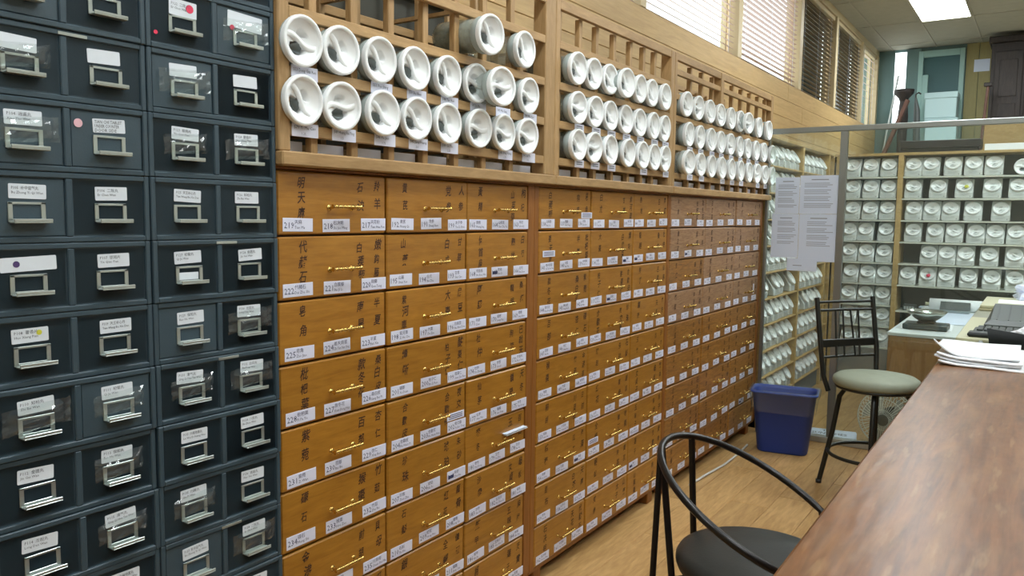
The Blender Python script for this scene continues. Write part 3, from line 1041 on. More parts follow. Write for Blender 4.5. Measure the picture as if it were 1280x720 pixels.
# ------------------------------------------------------------------ dark metal card drawers
UH = .1345
UZ0 = 1.939
stacks = [('left', .638, .969), ('right', .9715, 1.3015)]
UW = .330
XD = .012
shell = MB()
b = .011
shell.box(-.40, XD - .006, .012, UW - .012, .006, UH - .007)
for (a, c, d, e) in ((0, b, 0, UH - .001), (UW - b, UW, 0, UH - .001), (b, UW - b, 0, b), (b, UW - b, UH - .001 - b, UH - .001), (UW / 2 - .0065, UW / 2 + .0065, b, UH - .001 - b)):
    shell.cbox(-.40, XD, a, c, d, e, .0018)
SHELL = shell.mesh('shell', 'slate_metal')
DW = UW / 2 - .0065 - b - .003
DHH = UH - .001 - 2 * b - .003
DRAW = MB().cbox(-.02, 0, 0, DW, 0, DHH, .0015).mesh('drawer', 'slate_metal')
pu = MB()
pw_, ph = .066, .034
for (a, c, d, e) in ((-pw_ / 2, -pw_ / 2 + .008, 0, ph), (pw_ / 2 - .008, pw_ / 2, 0, ph), (-pw_ / 2, pw_ / 2, ph - .0045, ph), (-pw_ / 2, pw_ / 2, -.003, .003)):
    pu.cbox(.0, .003, a, c, d, e, .0007)
pu.cbox(.002, .021, -pw_ / 2 + .002, pw_ / 2 + .004, -.005, -.0025, .0008)
pu.cbox(.0185, .021, -pw_ / 2 + .002, pw_ / 2 + .004, -.0025, .003, .0008)
PULL = pu.mesh('pull', 'nickel')
PATENT = '''六味地黄丸 Liu Wei Di Huang Wan;八珍丸 Ba Zhen Wan;归脾丸 Gui Pi Wan;逍遥丸 Xiao Yao Wan;补中益气丸 Bu Zhong Yi Qi Wan;二陈丸 Er Chen Wan;银翘片 Yin Qiao Pian;藿香片 Huo Xiang Pian;天王补心丹 Tian Wang Bu Xin Dan;知柏丸 Zhi Bai Wan;杞菊丸 Qi Ju Wan;金匮丸 Jin Gui Wan;保和丸 Bao He Wan;龙胆丸 Long Dan Wan;清气丸 Qing Qi Hua Tan Wan;白凤丸 Bai Feng Wan'''.split(';')
PATENT = [tuple(p.split(' ', 1)) for p in PATENT]
tape_on = {('right', 0): 1, ('right', 1): 1}
blank = {('right', 1, 0), ('right', 1, 1), ('left', 1, 0), ('left', 1, 1), ('right', 0, 1), ('left', 4, 0), ('left', 0, 1)}
taped = {('right', 1, 0), ('right', 0, 1), ('right', 2, 0), ('right', 2, 1), ('right', 5, 1), ('right', 6, 0), ('right', 6, 1), ('left', 1, 0), ('left', 2, 0), ('left', 6, 0), ('left', 6, 1), ('right', 9, 1), ('right', 8, 0), ('left', 8, 1), ('left', 7, 1)}


def tape_mesh(seed):
    rnd = random.Random(seed)
    m = MB()
    nx, nz = 12, 7
    w, h = rnd.uniform(.10, .125), rnd.uniform(.035, .05)
    vs = []
    for j in range(nz + 1):
        for i in range(nx + 1):
            yy = -w / 2 + w * i / nx
            zz = -h / 2 + h * j / nz
            e = 1 - max(abs(2 * i / nx - 1), abs(2 * j / nz - 1))
            xx = .0035 + .004 * rnd.random() + (.014 * min(1, e * 3) if abs(yy) < .045 else 0)
            vs.append((xx, yy + rnd.uniform(-.001, .001), zz + .08 * yy * rnd.uniform(.8, 1.2)))
    fs = [(j * (nx + 1) + i, j * (nx + 1) + i + 1, (j + 1) * (nx + 1) + i + 1, (j + 1) * (nx + 1) + i) for j in range(nz) for i in range(nx)]
    return m.add(vs, fs).mesh('clear_tape', 'tape')


TAPES = [tape_mesh(s) for s in range(4)]
pk = 0
for sname, ya, yb in stacks:
    for k in range(-1, 11):
        z = UZ0 - (k + 1) * UH
        where = ['at the very top', 'second from the top', 'third from the top', 'fourth from the top', 'fifth from the top', 'sixth from the top', 'seventh from the top', 'eighth from the top', 'ninth from the top', 'tenth from the top', 'eleventh from the top', 'at the bottom'][k + 1]
        T = thing('card_drawer_unit', 'dark slate metal two-drawer unit %s of the %s stack' % (where, 'leftmost' if sname == 'left' else 'right-hand'), 'drawer unit', (random.uniform(-.003, .003), ya + random.uniform(-.001, .001), z), group='stacked dark metal drawer units')
        obj('shell', SHELL, T)
        for d in range(2):
            off = random.choice((0, 0, 0, .002))
            D = obj('drawer', DRAW, T, (XD - .006 + off, (b + .0015) if d == 0 else UW / 2 + .0065 + .0015, b + .0015))
            cy = DW * .52
            obj('pull', PULL, D, (0, cy, .030))
            key = (sname, k, d)
            cw, chh = .066, .027
            cz = .070
            if key == ('left', 4, 0):
                cw = .1
            if key == ('right', 0, 1):
                cw, chh, cz = .095, .036, .066
            if key == ('right', 0, 0):
                chh, cz = .034, .064
            sl = random.uniform(-.05, .05)
            p = MB().prism(rrect(cw, chh, .0022), 0, .0011, FACE_X)
            p.mi = 1
            ink = 'card_ink'
            if key not in blank:
                if key == ('left', 2, 1):
                    ink = 'marker_ink'
                    for q, t_ in enumerate(('TIAN CHI TABLET', 'UNDER COUNTER', 'DOOR SIDE')):
                        put_text(p, t_, -.030, .0045 - q * .0082, .0088, off=.0018, width=.056 - (.006 * q), shear=.08)
                else:
                    hz_, py_ = PATENT[pk % len(PATENT)]
                    put_text(p, 'P%d  %s' % (101 + pk, hz_), -cw * .43, .0035, .0078, off=.0018, width=cw * .72)
                    put_text(p, py_, -cw * .43, -.0045, .0068, off=.0018, width=cw * .84)
                    pk += 1
            c = p.build('label_card', ('card', ink), D, (0, cy + random.uniform(-.004, .004), cz + chh / 2), (sl, 0, 0))
            if key in taped:
                obj('clear_tape', TAPES[pk % 4], D, (0, cy, .062))
            def dot(m, yy, zz, r):
                MB().lathe([(r, 0), (r, .0006), (0, .0006)], 18, Matrix.Translation((.0012, yy, zz)) @ Matrix.Rotation(pi / 2, 4, 'Y'), False).build('sticker', m, D)
            if key == ('right', 0, 0):
                dot('red_sticker', c.location.y + .016, c.location.z + .002, .009)
                dot('red_sticker', .012, .02, .0045)
            if key == ('right', 0, 1):
                dot('red_sticker', c.location.y - .036, c.location.z - .018, .006)
            if key == ('left', 2, 1):
                dot('pink_sticker', .014, .084, .0085)
            if key == ('left', 5, 0):
                dot('yellow_sticker', c.location.y + .016, c.location.z + .004, .005)
            if key == ('left', 4, 0):
                dot('purple_sticker', c.location.y - .022, c.location.z, .006)
            if key == ('right', 4, 0):
                MB().cbox(.001, .002, cy - .026, cy + .022, .034, .050, .0003).build('insert_card', 'card', D)
        if (sname, k) in (('right', 4), ('left', 1), ('right', 6), ('right', 9)):
            MB().cbox(XD, XD + .0015, UW / 2 - .01, UW / 2 + .045, UH - .011, UH - .005, .0004).build('metal_strip', 'nickel', T)
    zb = UZ0 - 11 * UH
    T = thing('drawer_base', 'dark metal base cabinet under the %s stack of metal drawers' % ('leftmost' if sname == 'left' else 'right-hand'), 'cabinet', (0, ya, 0))
    MB().cbox(-.40, XD - .002, 0, UW, .08, zb - .001, .003).build('body', 'slate_metal', T)
    MB().box(-.38, XD - .05, .01, UW - .01, 0, .08).build('plinth', 'slate_dark', T)
    MB().cbox(XD - .002, XD + .012, .01, UW - .01, .1, zb - .02, .003).build('door', 'slate_metal', T)

# ------------------------------------------------------------------ shelves of slant-lidded jars
SP_ = .185
ZSH = 2.004
JW, JD, JHH = .132, .135, .158


def slant_body(m='jar_frosted'):
    """standing jar, front towards -y: upright lower front, slanted shoulder, flat top at the back"""
    prof = [(0, .004), (0, .044), (.074, .162), (.112, .169), (JD, .160), (JD, .004), (JD - .006, 0), (.006, 0)]
    mb = MB()
    w = JW / 2
    r = .012
    vs, fs = [], []
    secs = [(-w, .82), (-w + .004, .93), (-w + r, 1.0), (w - r, 1.0), (w - .004, .93), (w, .82)]
    cy_, cz_ = JD / 2, .075
    for sx_, s in secs:
        for y, z in prof:
            vs.append((sx_, cy_ + (y - cy_) * (1 - (1 - s) * .6), cz_ + (z - cz_) * (1 - (1 - s) * .6)))
    n = len(prof)
    for i in range(len(secs) - 1):
        for k in range(n):
            fs.append((i * n + k, i * n + (k + 1) % n, (i + 1) * n + (k + 1) % n, (i + 1) * n + k))
    fs.append(tuple(range(n)))
    fs.append(tuple(range((len(secs) - 1) * n + n - 1, (len(secs) - 1) * n - 1, -1)))
    mb.add(vs, fs)
    mb.mi = 1
    for q, (a, c) in enumerate(((-.035, .03), (-.028, .034), (-.034, .02))):
        mb.box(a, c, -.0012, -.0002, .036 - q * .008, .0374 - q * .008)
    mb.box(.044, .050, -.0012, -.0002, .012, .020)
    return mb.mesh('body', (m, 'jar_print'))


SBODY = slant_body()
SLR = .058
SLID = lid_geo(SLR).mesh('lid', 'white_plastic')
SLIDH = lid_handle_geo(SLR).mesh('lid_handle', 'white_plastic')
SLIDP = pocket_shade_geo(SLR).mesh('pocket_shade', 'pocket_shade_grey')
sf = MB()
sf.cbox(-JW / 2 + .006, JW / 2 - .006, .010, JD - .008, .005, .048, .006)
SFILL = sf.mesh('herbs', 'herb')
slant = math.atan2(.088, .084)       # lid plane rises this far back


def slant_jar(label, group, x, y, z, rz, mark=None):
    t = thing('candy_jar', label, 'jar', (x, y, z), (0, 0, rz), group)
    obj('body', SBODY, t)
    fill = random.random()
    if fill < .75:
        f_ = obj('herbs', SFILL, t)
        f_.scale = (1, 1, .4 + .6 * random.random())
    l = obj('lid', SLID, t)
    l.matrix_local = Matrix.Translation((0, .0145, .1085)) @ Matrix.Rotation(radians(57), 4, 'X') @ Matrix.Rotation(random.uniform(-.5, .5), 4, 'Z')
    obj('lid_handle', SLIDH, l)
    obj('pocket_shade', SLIDP, l)
    if mark:
        q = MB().lathe([(.016, .0), (.016, .001), (0, .001)], 14, Matrix.Translation((.012, -.02, .003))).build('sticker', mark, l)
    return t


# far shelf, facing the viewer
YS = 7.50
XS1 = at(1124, 194, 1, YS).x
T = thing('jar_shelf', 'wide pale wooden jar shelf across the back behind the glass partition', 'shelf', (0, YS, 0))
XE = 2.9
MB().box(-.33, XE, .29, .30, .0, ZSH).build('back_panel', 'shelf_back', T)
MB().cbox(-.33, XE, -.005, .3, ZSH, ZSH + .022, .003).build('top_board', 'shelf_wood', T)
for xx, wd in ((.02, .03), (XS1 + .018, .042), (XE - .04, .04)):
    MB().cbox(xx - wd / 2, xx + wd / 2, -.004, .29, .0, ZSH, .003).build('upright', 'shelf_wood', T)
for k in range(1, 10):
    MB().cbox(.035, XS1 - .003, 0, .289, ZSH - k * SP_ - .008, ZSH - k * SP_ + .006, .002).build('shelf_board', 'shelf_edge', T)
for k in list(range(1, 7)) + [7.2]:
    MB().cbox(XS1 + .039, XE - .06, 0, .289, ZSH - k * SP_ - .008, ZSH - k * SP_ + .006, .002).build('shelf_board', 'shelf_edge', T)
MB().cbox(.035, XE - .06, -.002, .28, 0, ZSH - 9 * SP_ - .009, .003).build('kick_panel', 'grey_panel', T)
rowsL = [([163, 310, 460], 5), ([160, 310, 455], 5), ([160, 303, 447], 5), ([108, 215, 353], 7), ([110, 222, 340], 7), ([118, 232, 345], 7), ([103, 215, 330], 7), ([103, 215, 330], 7), ([105, 217, 330], 7)]
rowsR = [([130, 283, 462, 632, 800], 6), ([135, 340, 555, 785, 1000], 6), ([138, 288, 442, 627, 855], 6), ([535, 683, 812, 955, 1085, 1225], 7), ([640, 762, 888, 1045, 1215], 7), ([498, 633, 757, 905, 1060, 1215], 7)]


def px(u, which):
    return {5: 1040 + u / 6.545, 6: 1120 + u / 6.545, 7: 1040 + u / 5.333}[which]


for side, rows in (('left', rowsL), ('right', rowsR)):
    for k, (us, which) in enumerate(rows):
        zf = ZSH - (k + 1) * SP_ + .0065
        last = -9
        for q, u in enumerate(us):
            p = at(px(u, which), 360 - (zf + .07 - 1.45) * 140, 1, YS)
            # refine with the right height on screen
            d = (p - CAM)
            for _ in range(3):
                sv = 360 - F_PX * ((Vector((p.x, YS, zf + .07)) - CAM).dot(UV)) / ((Vector((p.x, YS, zf + .07)) - CAM).dot(_f))
                p = at(px(u, which), sv, 1, YS)
            xx = max(p.x, last + JW + .002)
            if side == 'right':
                xx = max(xx, XS1 + .043 + JW / 2)
            if side == 'left':
                xx = min(max(xx, .037 + JW / 2), XS1 - .005 - JW / 2 - (len(us) - 1 - q) * (JW + .002))
            last = xx
            mk = None
            if side == 'right' and (k, q) == (5, 1):
                mk = 'red_sticker'
            if side == 'right' and (k, q) == (1, 2):
                mk = 'yellow_sticker'
            slant_jar('clear jar, %s in %s row of back shelf, %s of post%s' % (ordw(q), ordw(k), side, ', %s on lid' % mk.replace('_', ' ') if mk else ''),
                      'jars on the back shelf', xx, YS + .012 + random.uniform(0, .01), zf, random.uniform(-.012, .012), mk)
w0 = at(1231, 185, 1, YS + .1)
tag(MB().cbox(0, 1.1, 0, .12, 0, .055, .003).build('white_plank', 'paper_white', None, (w0.x, YS + .06, ZSH + .0225)), 'long white plank lying on top of the back shelf at the right', 'plank')
pj = at(1277, 208, 1, YS)
lying_jar('round white jar lid facing out at the right end of the top shelf', 'jars on the back shelf', pj.x + .01, YS + .012, ZSH - SP_ + .0085 + LIDR, normal='y')

# side shelf along the left wall beyond the cabinets
YA, YB_ = 5.46, 7.44
T = thing('jar_shelf', 'pale wooden jar shelf along the left wall behind the taped papers', 'shelf', (0, YA, 0))
W = YB_ - YA
bays = [0, .92, 1.80, W]
MB().box(-.33, -.32, 0, W, 0, ZSH).build('back_panel', 'shelf_wood', T)
MB().cbox(-.33, .005, 0, W, ZSH, ZSH + .022, .003).build('top_board', 'shelf_wood', T)
for yy in bays:
    MB().cbox(-.32, .004, max(0, yy - .018), min(W, yy + .018), 0, ZSH, .003).build('upright', 'shelf_wood', T)
for a, c in zip(bays, bays[1:]):
    for k in range(1, 11):
        MB().cbox(-.32, .0, a + .0185, c - .0185, ZSH - k * SP_ - .006, ZSH - k * SP_ + .004, .002).build('shelf_board', 'shelf_wood', T)
MB().cbox(-.3, -.02, 0.0, W, 0, ZSH - 10 * SP_ - .007, .003).build('kick_panel', 'grey_panel', T)
for bi, (a, c) in enumerate(zip(bays, bays[1:])):
    n = int((c - a - .036 - .01) / (JW + .004))
    pitch = (c - a - .04) / max(n, 1)
    for k in range(10):
        zf = ZSH - (k + 1) * SP_ + .0045
        cnt = 0
        for q in range(n):
            if random.random() < .06:
                continue
            yy = YA + a + .02 + pitch * (q + .5)
            slant_jar('slant-lidded jar, %s in the %s row down, %s of the left wall shelf' % (ordw(cnt), ordw(k), ['near bay', 'middle bay', 'narrow end bay'][bi]),
                      'jars on the left wall shelf', -.012 - random.uniform(0, .012), yy, zf, pi / 2 + random.uniform(-.03, .03))
            cnt += 1

# ------------------------------------------------------------------ glass partition
YP = 5.385
T = thing('glass_partition', 'glass partition with aluminium frame across the end of the aisle', 'partition', (0, YP, 0))
ZP = 2.03
MB().cbox(.012, 2.9, -.018, .018, ZP - .017, ZP + .017, .003).build('top_rail', 'aluminium', T)
pp = at(1035, 548, 1, YP)
XP = .492
MB().cbox(XP - .022, XP + .022, -.018, .018, .04, ZP - .017, .003).build('post', 'aluminium', T)
MB().cbox(.012, .03, -.016, .016, .04, ZP - .017, .003).build('post', 'aluminium', T)
MB().cbox(1.95, 1.99, -.018, .018, .04, ZP - .017, .003).build('post', 'aluminium', T)
MB().cbox(.012, 2.9, -.028, .028, 0, .04, .004).build('bottom_rail', 'aluminium_pale', T)
MB().box(.03, XP - .022, -.003, .003, .04, ZP - .017).build('pane', 'glass', T)
MB().box(XP + .022, 1.95, -.003, .003, .04, ZP - .017).build('pane', 'glass', T)
MB().box(1.99, 2.9, -.003, .003, .04, ZP - .017).build('pane', 'glass', T)

# papers taped to the glass
q0 = at(972, 220, 1, YP - .006); q1 = at(1041, 328, 1, YP - .006)
xm = at(1001, 220, 1, YP).x
zt, zb, zm = q0.z, q1.z + .01, (q0.z + q1.z) / 2 + .03
sheets = [('upper left', .075, xm - .002, zm + .001, zt - .01), ('upper right', xm, XP - .024, zm + .001, zt), ('lower left', .060, xm + .002, zb + .01, zm - .001), ('lower right', xm + .004, XP - .024, zb - .01, zm - .001), ('small bottom', .17, .36, zb - .075, zb + .008)]
for nm, xa, xb, za, zb2 in sheets:
    dy = .0046 if nm == 'small bottom' else .0
    t = thing('printed_notice', '%s white sheet of the printed papers taped to the glass' % nm, 'paper', (xa, YP - .0032 - dy, za), group='papers taped to the glass')
    w, h = xb - xa, zb2 - za
    p = MB().box(0, w, -.0012, 0, 0, h)
    p.mi = 1
    if nm != 'small bottom':
        zz = h - .03
        p.box(w * .3, w * .75, -.0018, -.0013, zz, zz + .006)
        zz -= .022
        k = 0
        while zz > (.04 if 'upper' in nm else .09):
            if k % 4 != 3:
                p.box(w * .12 if 'upper' in nm else w * .22, w * random.uniform(.7, .92), -.0018, -.0013, zz, zz + .0035)
            zz -= .011
            k += 1
    else:
        p.box(w * .2, w * .5, -.0018, -.0013, h * .4, h * .46)
    p.build('sheet', ('paper', 'paper_ink'), t)

# ------------------------------------------------------------------ counter
ZC = 1.0
XC = 1.308
YC = 2.90
T = thing('wooden_counter', 'worn reddish brown wooden counter running along the right side', 'counter', (XC, -1.2, 0))
Lc = YC + 1.2
MB().cbox(0, .86, 0, Lc, ZC - .04, ZC, .006).build('counter_top', 'counter_wood', T)
MB().box(.12, .80, .05, Lc - .01, .08, ZC - .04).build('body', 'desk_wood', T)
MB().box(.16, .78, .06, Lc - .02, 0, .08).build('plinth', 'carcass_gap', T)
T = thing('laminate_counter', 'grey green laminate counter beyond the wooden one holding the keyboard', 'counter', (XC, YC + .004, 0))
Lg = 5.32 - YC
MB().cbox(0, .86, 0, Lg, ZC - .04, ZC - .002, .004).build('counter_top', 'laminate_green', T)
MB().box(.12, .80, .01, Lg - .02, .08, ZC - .04).build('body', 'desk_wood', T)
MB().box(.16, .78, .02, Lg - .03, 0, .08).build('plinth', 'carcass_gap', T)

# papers at the end of the wooden counter: a pad of loose sheets with a curled corner
def sheet_mesh(w, d, curl, seed, th=.002):
    rnd = random.Random(seed)
    n = 14
    vs, fs = [], []
    ph_ = rnd.random() * 6
    for j in range(n + 1):
        for i in range(n + 1):
            u, v = i / n, j / n
            e = max(0, (.35 - u)) * max(0, (.9 - v))
            z = .0015 * sin(6 * u + ph_) + curl * e * e * 10
            vs.append((u * w, v * d, z + .002))
    m = (n + 1) * (n + 1)
    vs += [(x, y, z - th) for x, y, z in vs]
    for j in range(n):
        for i in range(n):
            a = j * (n + 1) + i
            fs.append((a, a + 1, a + n + 2, a + n + 1))
            fs.append((m + a, m + a + n + 1, m + a + n + 2, m + a + 1))
    edge = [i for i in range(n + 1)] + [(j + 1) * (n + 1) - 1 for j in range(1, n + 1)] + [n * (n + 1) + i for i in range(n - 1, -1, -1)] + [j * (n + 1) for j in range(n - 1, 0, -1)]
    for a, c in zip(edge, edge[1:] + edge[:1]):
        fs.append((a, m + a, m + c, c))
    return MB().add(vs, fs, None, True)


specs = [('bottom', 1.318, 2.86, .235, .33, .012, -.02), ('second', 1.305, 2.875, .24, .33, .014, .01), ('third', 1.312, 2.87, .235, .33, .016, -.01), ('topmost', 1.300, 2.885, .24, .34, .045, .015)]
for k, (nm, xx, yy, w, d, cu, rz) in enumerate(specs):
    o = sheet_mesh(w, d, cu, k, .006).build('paper_sheaf', 'paper_white', None, (xx, yy, ZC + .005 + k * .0095), (0, 0, rz))
    tag(o, '%s sheaf of blank white paper in the pile at the counter end' % nm, 'paper', 'paper pile on the counter')

# black phone-like tray with crumpled white bag
pt = at(1262, 440, 2, ZC)
T = thing('desk_tray', 'black plastic desk tray behind the paper pile on the counter', 'tray', (1.44, 3.28, ZC - .002))
tr = MB()
outer = [(0, 0), (.30, 0), (.30, .30), (0, .30)]
tr.cbox(0, .3, 0, .2, 0, .012, .003)
trw = MB()
tr.add([(0, 0, .012), (.3, 0, .012), (.3, .012, .012), (0, .012, .012), (-.012, -.014, .085), (.3, -.014, .05), (.3, .0, .05), (-.012, -.002, .085)],
       [(0, 1, 5, 4), (1, 2, 6, 5), (2, 3, 7, 6), (3, 0, 4, 7), (4, 5, 6, 7)])
tr.add([(0, 0, .012), (.012, 0, .012), (.012, .2, .012), (0, .2, .012), (-.012, -.014, .085), (.002, -.014, .085), (.002, .2, .055), (-.012, .2, .055)],
       [(0, 3, 2, 1), (0, 4, 7, 3), (1, 2, 6, 5), (4, 5, 6, 7), (0, 1, 5, 4), (2, 3, 7, 6)])
tr.add([(0, .188, .012), (.3, .188, .012), (.3, .2, .012), (0, .2, .012), (-.01, .192, .055), (.31, .192, .055), (.31, .204, .055), (-.01, .204, .055)],
       [(0, 1, 5, 4), (1, 2, 6, 5), (2, 3, 7, 6), (3, 0, 4, 7), (4, 5, 6, 7)])
tr.build('tray', 'black_plastic', T)


def crumple(name, m, rx, ry, rz, seed, amp=.35):
    rnd = random.Random(seed)
    from mathutils import noise
    vs, fs = [], []
    n, q = 20, 12
    o = Vector((rnd.random() * 50, 3, 8))
    for j in range(q + 1):
        th = pi * j / q
        for i in range(n):
            a = 2 * pi * i / n
            d = Vector((sin(th) * cos(a), sin(th) * sin(a), cos(th)))
            k = 1 + amp * noise.noise(d * 2.2 + o) + amp * .6 * noise.noise(d * 6 + o)
            vs.append((d.x * rx * k, d.y * ry * k, max(-rz * .7, d.z * rz * k)))
    for j in range(q):
        for i in range(n):
            fs.append((j * n + i, (j + 1) * n + i, (j + 1) * n + (i + 1) % n, j * n + (i + 1) % n))
    return MB().add(vs, fs)


tag(crumple('bag', 'paper_white', .10, .06, .045, 3).build('crumpled_bag', 'paper_white', None, (1.60, 3.385, ZC + .045)), 'crumpled white plastic bag lying in the black desk tray', 'bag')
tag(crumple('bag', 'paper', .012, .03, .016, 5, .2).build('earpiece', 'grey_plastic', None, (1.408, 3.34, ZC + .0095)), 'small pale rounded plastic piece left of the black desk tray', 'desk item')

# keyboard on a beige board
T = thing('keyboard_board', 'thin beige board under the keyboard on the laminate counter', 'board', (1.315, 3.50, ZC - .002))
MB().cbox(0, .5, 0, .80, 0, .012, .002).build('board', 'beige_board', T)
T = thing('computer_keyboard', 'black computer keyboard lying on the beige board', 'keyboard', (1.362, 3.62, ZC + .011))
kb = MB()
kb.cbox(0, .42, 0, .16, 0, .014, .004)
kb.build('case', 'black_plastic', T)
MB().cbox(-.012, .44, -.075, -.002, 0, .018, .006).build('wrist_rest', 'black_plastic', T)
KEY = MB().cbox(0, .0215, 0, .0225, 0, .009, .0022).mesh('key', 'dark_grey_plastic')
for j in range(5):
    for i in range(16):
        obj('key', KEY, T, (.014 + i * .0246, .016 + j * .0272, .0142))
T = thing('receipt_printer', 'low dark office machine behind the keyboard', 'printer', (1.39, 3.84, ZC + .0105))
pp_ = MB().prism([(0, 0), (.44, 0), (.44, .40), (.0, .40)], 0, .02)
pp_.build('base', 'dark_grey_plastic', T)
vs = [(0, 0, .02), (.44, 0, .02), (.44, .40, .02), (0, .40, .02), (.02, .05, .035), (.42, .05, .035), (.42, .39, .075), (.02, .39, .075)]
MB().add(vs, [(0, 1, 5, 4), (1, 2, 6, 5), (2, 3, 7, 6), (3, 0, 4, 7), (4, 5, 6, 7)]).build('cover', 'dark_grey_plastic', T)
for k in range(9):
    MB().box(.04 + k * .042, .045 + k * .042, .06, .38, .0, .0015, Matrix(((1, 0, 0, 0), (0, 1, 0, 0), (0, .1176, 1, .029), (0, 0, 0, 1)))).build('rib', 'black_plastic', T)
# low beige box at the far end with a sheet and plastic on it
T = thing('beige_case', 'low beige box at the far end of the laminate counter', 'box', (1.318, 4.74, ZC - .002))
MB().cbox(0, .55, 0, .56, 0, .012, .003).build('base', 'beige_board', T)
MB().cbox(.004, .546, .004, .556, .012, .03, .004).build('cover', 'beige_board', T)
tag(MB().box(0, .34, 0, .22, 0, .0015).build('paper_sheet', 'paper_white', None, (1.395, 4.90, ZC + .0285), (0, 0, .02)), 'white sheet lying on the beige box at the counter end', 'paper')
tag(crumple('wrap', 'paper', .10, .07, .05, 11, .5).build('crumpled_wrap', 'paper', None, (1.56, 5.18, ZC + .066)), 'crumpled clear white wrapping on the beige box', 'wrapping')

# ------------------------------------------------------------------ white desk behind the glass
XD0, YD0, ZD = .792, 5.50, .75
T = thing('white_desk', 'white topped wooden desk behind the glass partition', 'desk', (XD0, YD0, 0))
MB().cbox(-.01, .62, -.012, 1.86, ZD - .022, ZD, .003).build('desk_top', 'white_laminate', T)
MB().cbox(0, .60, 0, 1.84, .42, ZD - .022, .003).build('body', 'desk_wood', T)
MB().cbox(.36, .60, .02, 1.84, .06, .42, .003).build('pedestal', 'desk_wood', T)
MB().cbox(.0, .36, 1.76, 1.80, .0, .42, .003).build('leg_panel', 'desk_wood', T)
MB().cbox(-.006, .0, .02, 1.8, .45, ZD - .06, .002).build('side_panel', 'desk_wood', T)
MB().cbox(.02, .58, -.010, .0, .44, ZD - .05, .003).build('front_panel', 'desk_wood', T)
MB().box(.38, .58, .03, 1.8, 0, .06).build('plinth', 'carcass_gap', T)
# sheets on the desk
for k, (xx, yy, w, d, rz, lab) in enumerate(((.03, .22, .30, .42, .05, 'near left loose white sheet on the white desk'), (.10, .62, .34, .8, 0, 'large grey white paper spread over the middle of the white desk'))):
    tag(MB().box(0, w, 0, d, 0, .0015).build('desk_paper', 'paper' if k else 'paper_white', None, (XD0 + xx, YD0 + yy, ZD + .0005 + k * .0018), (0, 0, rz)), lab, 'paper')
T = thing('paper_roll', 'white roll of wrapping paper across the back of the white desk', 'paper roll', (XD0 + .06, YD0 + 1.56, ZD + .047))
MB().lathe([(.012, 0), (.045, 0), (.045, .5), (.012, .5)], 20, Matrix.Rotation(pi / 2, 4, 'Y')).build('roll', 'paper_white', T)
MB().lathe([(.012, -.03), (.012, .53)], 10, Matrix.Rotation(pi / 2, 4, 'Y')).build('core', 'beige_board', T)
T = thing('paper_cutter', 'grey metal paper cutter lying before the white roll', 'paper cutter', (XD0 + .15, YD0 + 1.36, ZD + .006))
MB().cbox(0, .2, 0, .10, 0, .02, .003).build('base', 'grey_plastic', T)
MB().prism([(0, 0), (.1, 0), (.1, .05), (.06, .06)], .0, .2, Matrix(((0, 0, 1, 0), (1, 0, 0, 0), (0, 1, 0, .02), (0, 0, 0, 1)))).build('blade_arm', 'dark_grey_plastic', T)
# scale with steel bowl
ps = at(1157, 414, 2, ZD)
T = thing('weighing_scale', 'dark kitchen scale with a shiny steel bowl on the white desk', 'scale', (ps.x - .01, ps.y + .11, ZD + .0))
MB().cbox(-.13, .13, -.09, .09, .003, .04, .006).build('base', 'dark_grey_plastic', T)
MB().cbox(-.05, .05, -.05, .05, .04, .056, .004).build('platform', 'black_plastic', T)
MB().lathe([(0, .060), (.05, .060), (.07, .075), (.10, .10), (.118, .122), (.122, .122), (.105, .098), (.072, .070), (.05, .056), (0, .056)], 28).build('bowl', 'steel_bowl', T)
# things on the lower open shelf
zo = ZSH - 7.2 * SP_ + .0065
p0 = at(1136, 385, 1, YS + .06)
T = thing('calculator', 'small dark boxy device on the open shelf behind the white desk', 'device', (p0.x, YS + .06, zo))
MB().cbox(-.05, .05, 0, .1, 0, .05, .005).build('case', 'dark_grey_plastic', T)
for k in range(4):
    MB().cbox(-.04 + k * .021, -.024 + k * .021, -.003, 0, .01, .036, .001).build('key', 'grey_plastic', T)
tag(MB().cbox(0, .16, 0, .12, 0, .03, .004).build('black_case', 'black_plastic', None, (p0.x + .065, YS + .06, zo)), 'flat black case beside the small device on the open shelf', 'case')
tag(MB().cbox(0, .14, 0, .10, 0, .010, .003).build('notebook', 'paper', None, (p0.x + .075, YS + .065, zo + .0305)), 'thin pale notebook lying on the flat black case', 'notebook')

# ------------------------------------------------------------------ stools and chair
SEAT = Vector((1.008, 2.004, .60))
T = thing('hoop_chair', 'black metal chair with round vinyl seat and wrap-around hoop beside the counter', 'chair', (SEAT.x, SEAT.y, 0))


def hoop(ph):
    a = radians(ph)
    r = .25
    return Vector((-r * cos(a), r * sin(a), .86 - .135 * (1 - cos(a))))


se = MB().lathe([(0, .545), (.19, .545), (.197, .552), (.203, .567), (.203, .58), (.196, .592), (.175, .600), (.10, .604), (0, .605)], 48)
se.build('seat', 'black_vinyl', T)
MB().lathe([(0, .53), (.185, .53), (.185, .545), (0, .545)], 40).build('seat_pan', 'black_steel', T)
arm = [hoop(p) for p in range(-118, 119, 6)]
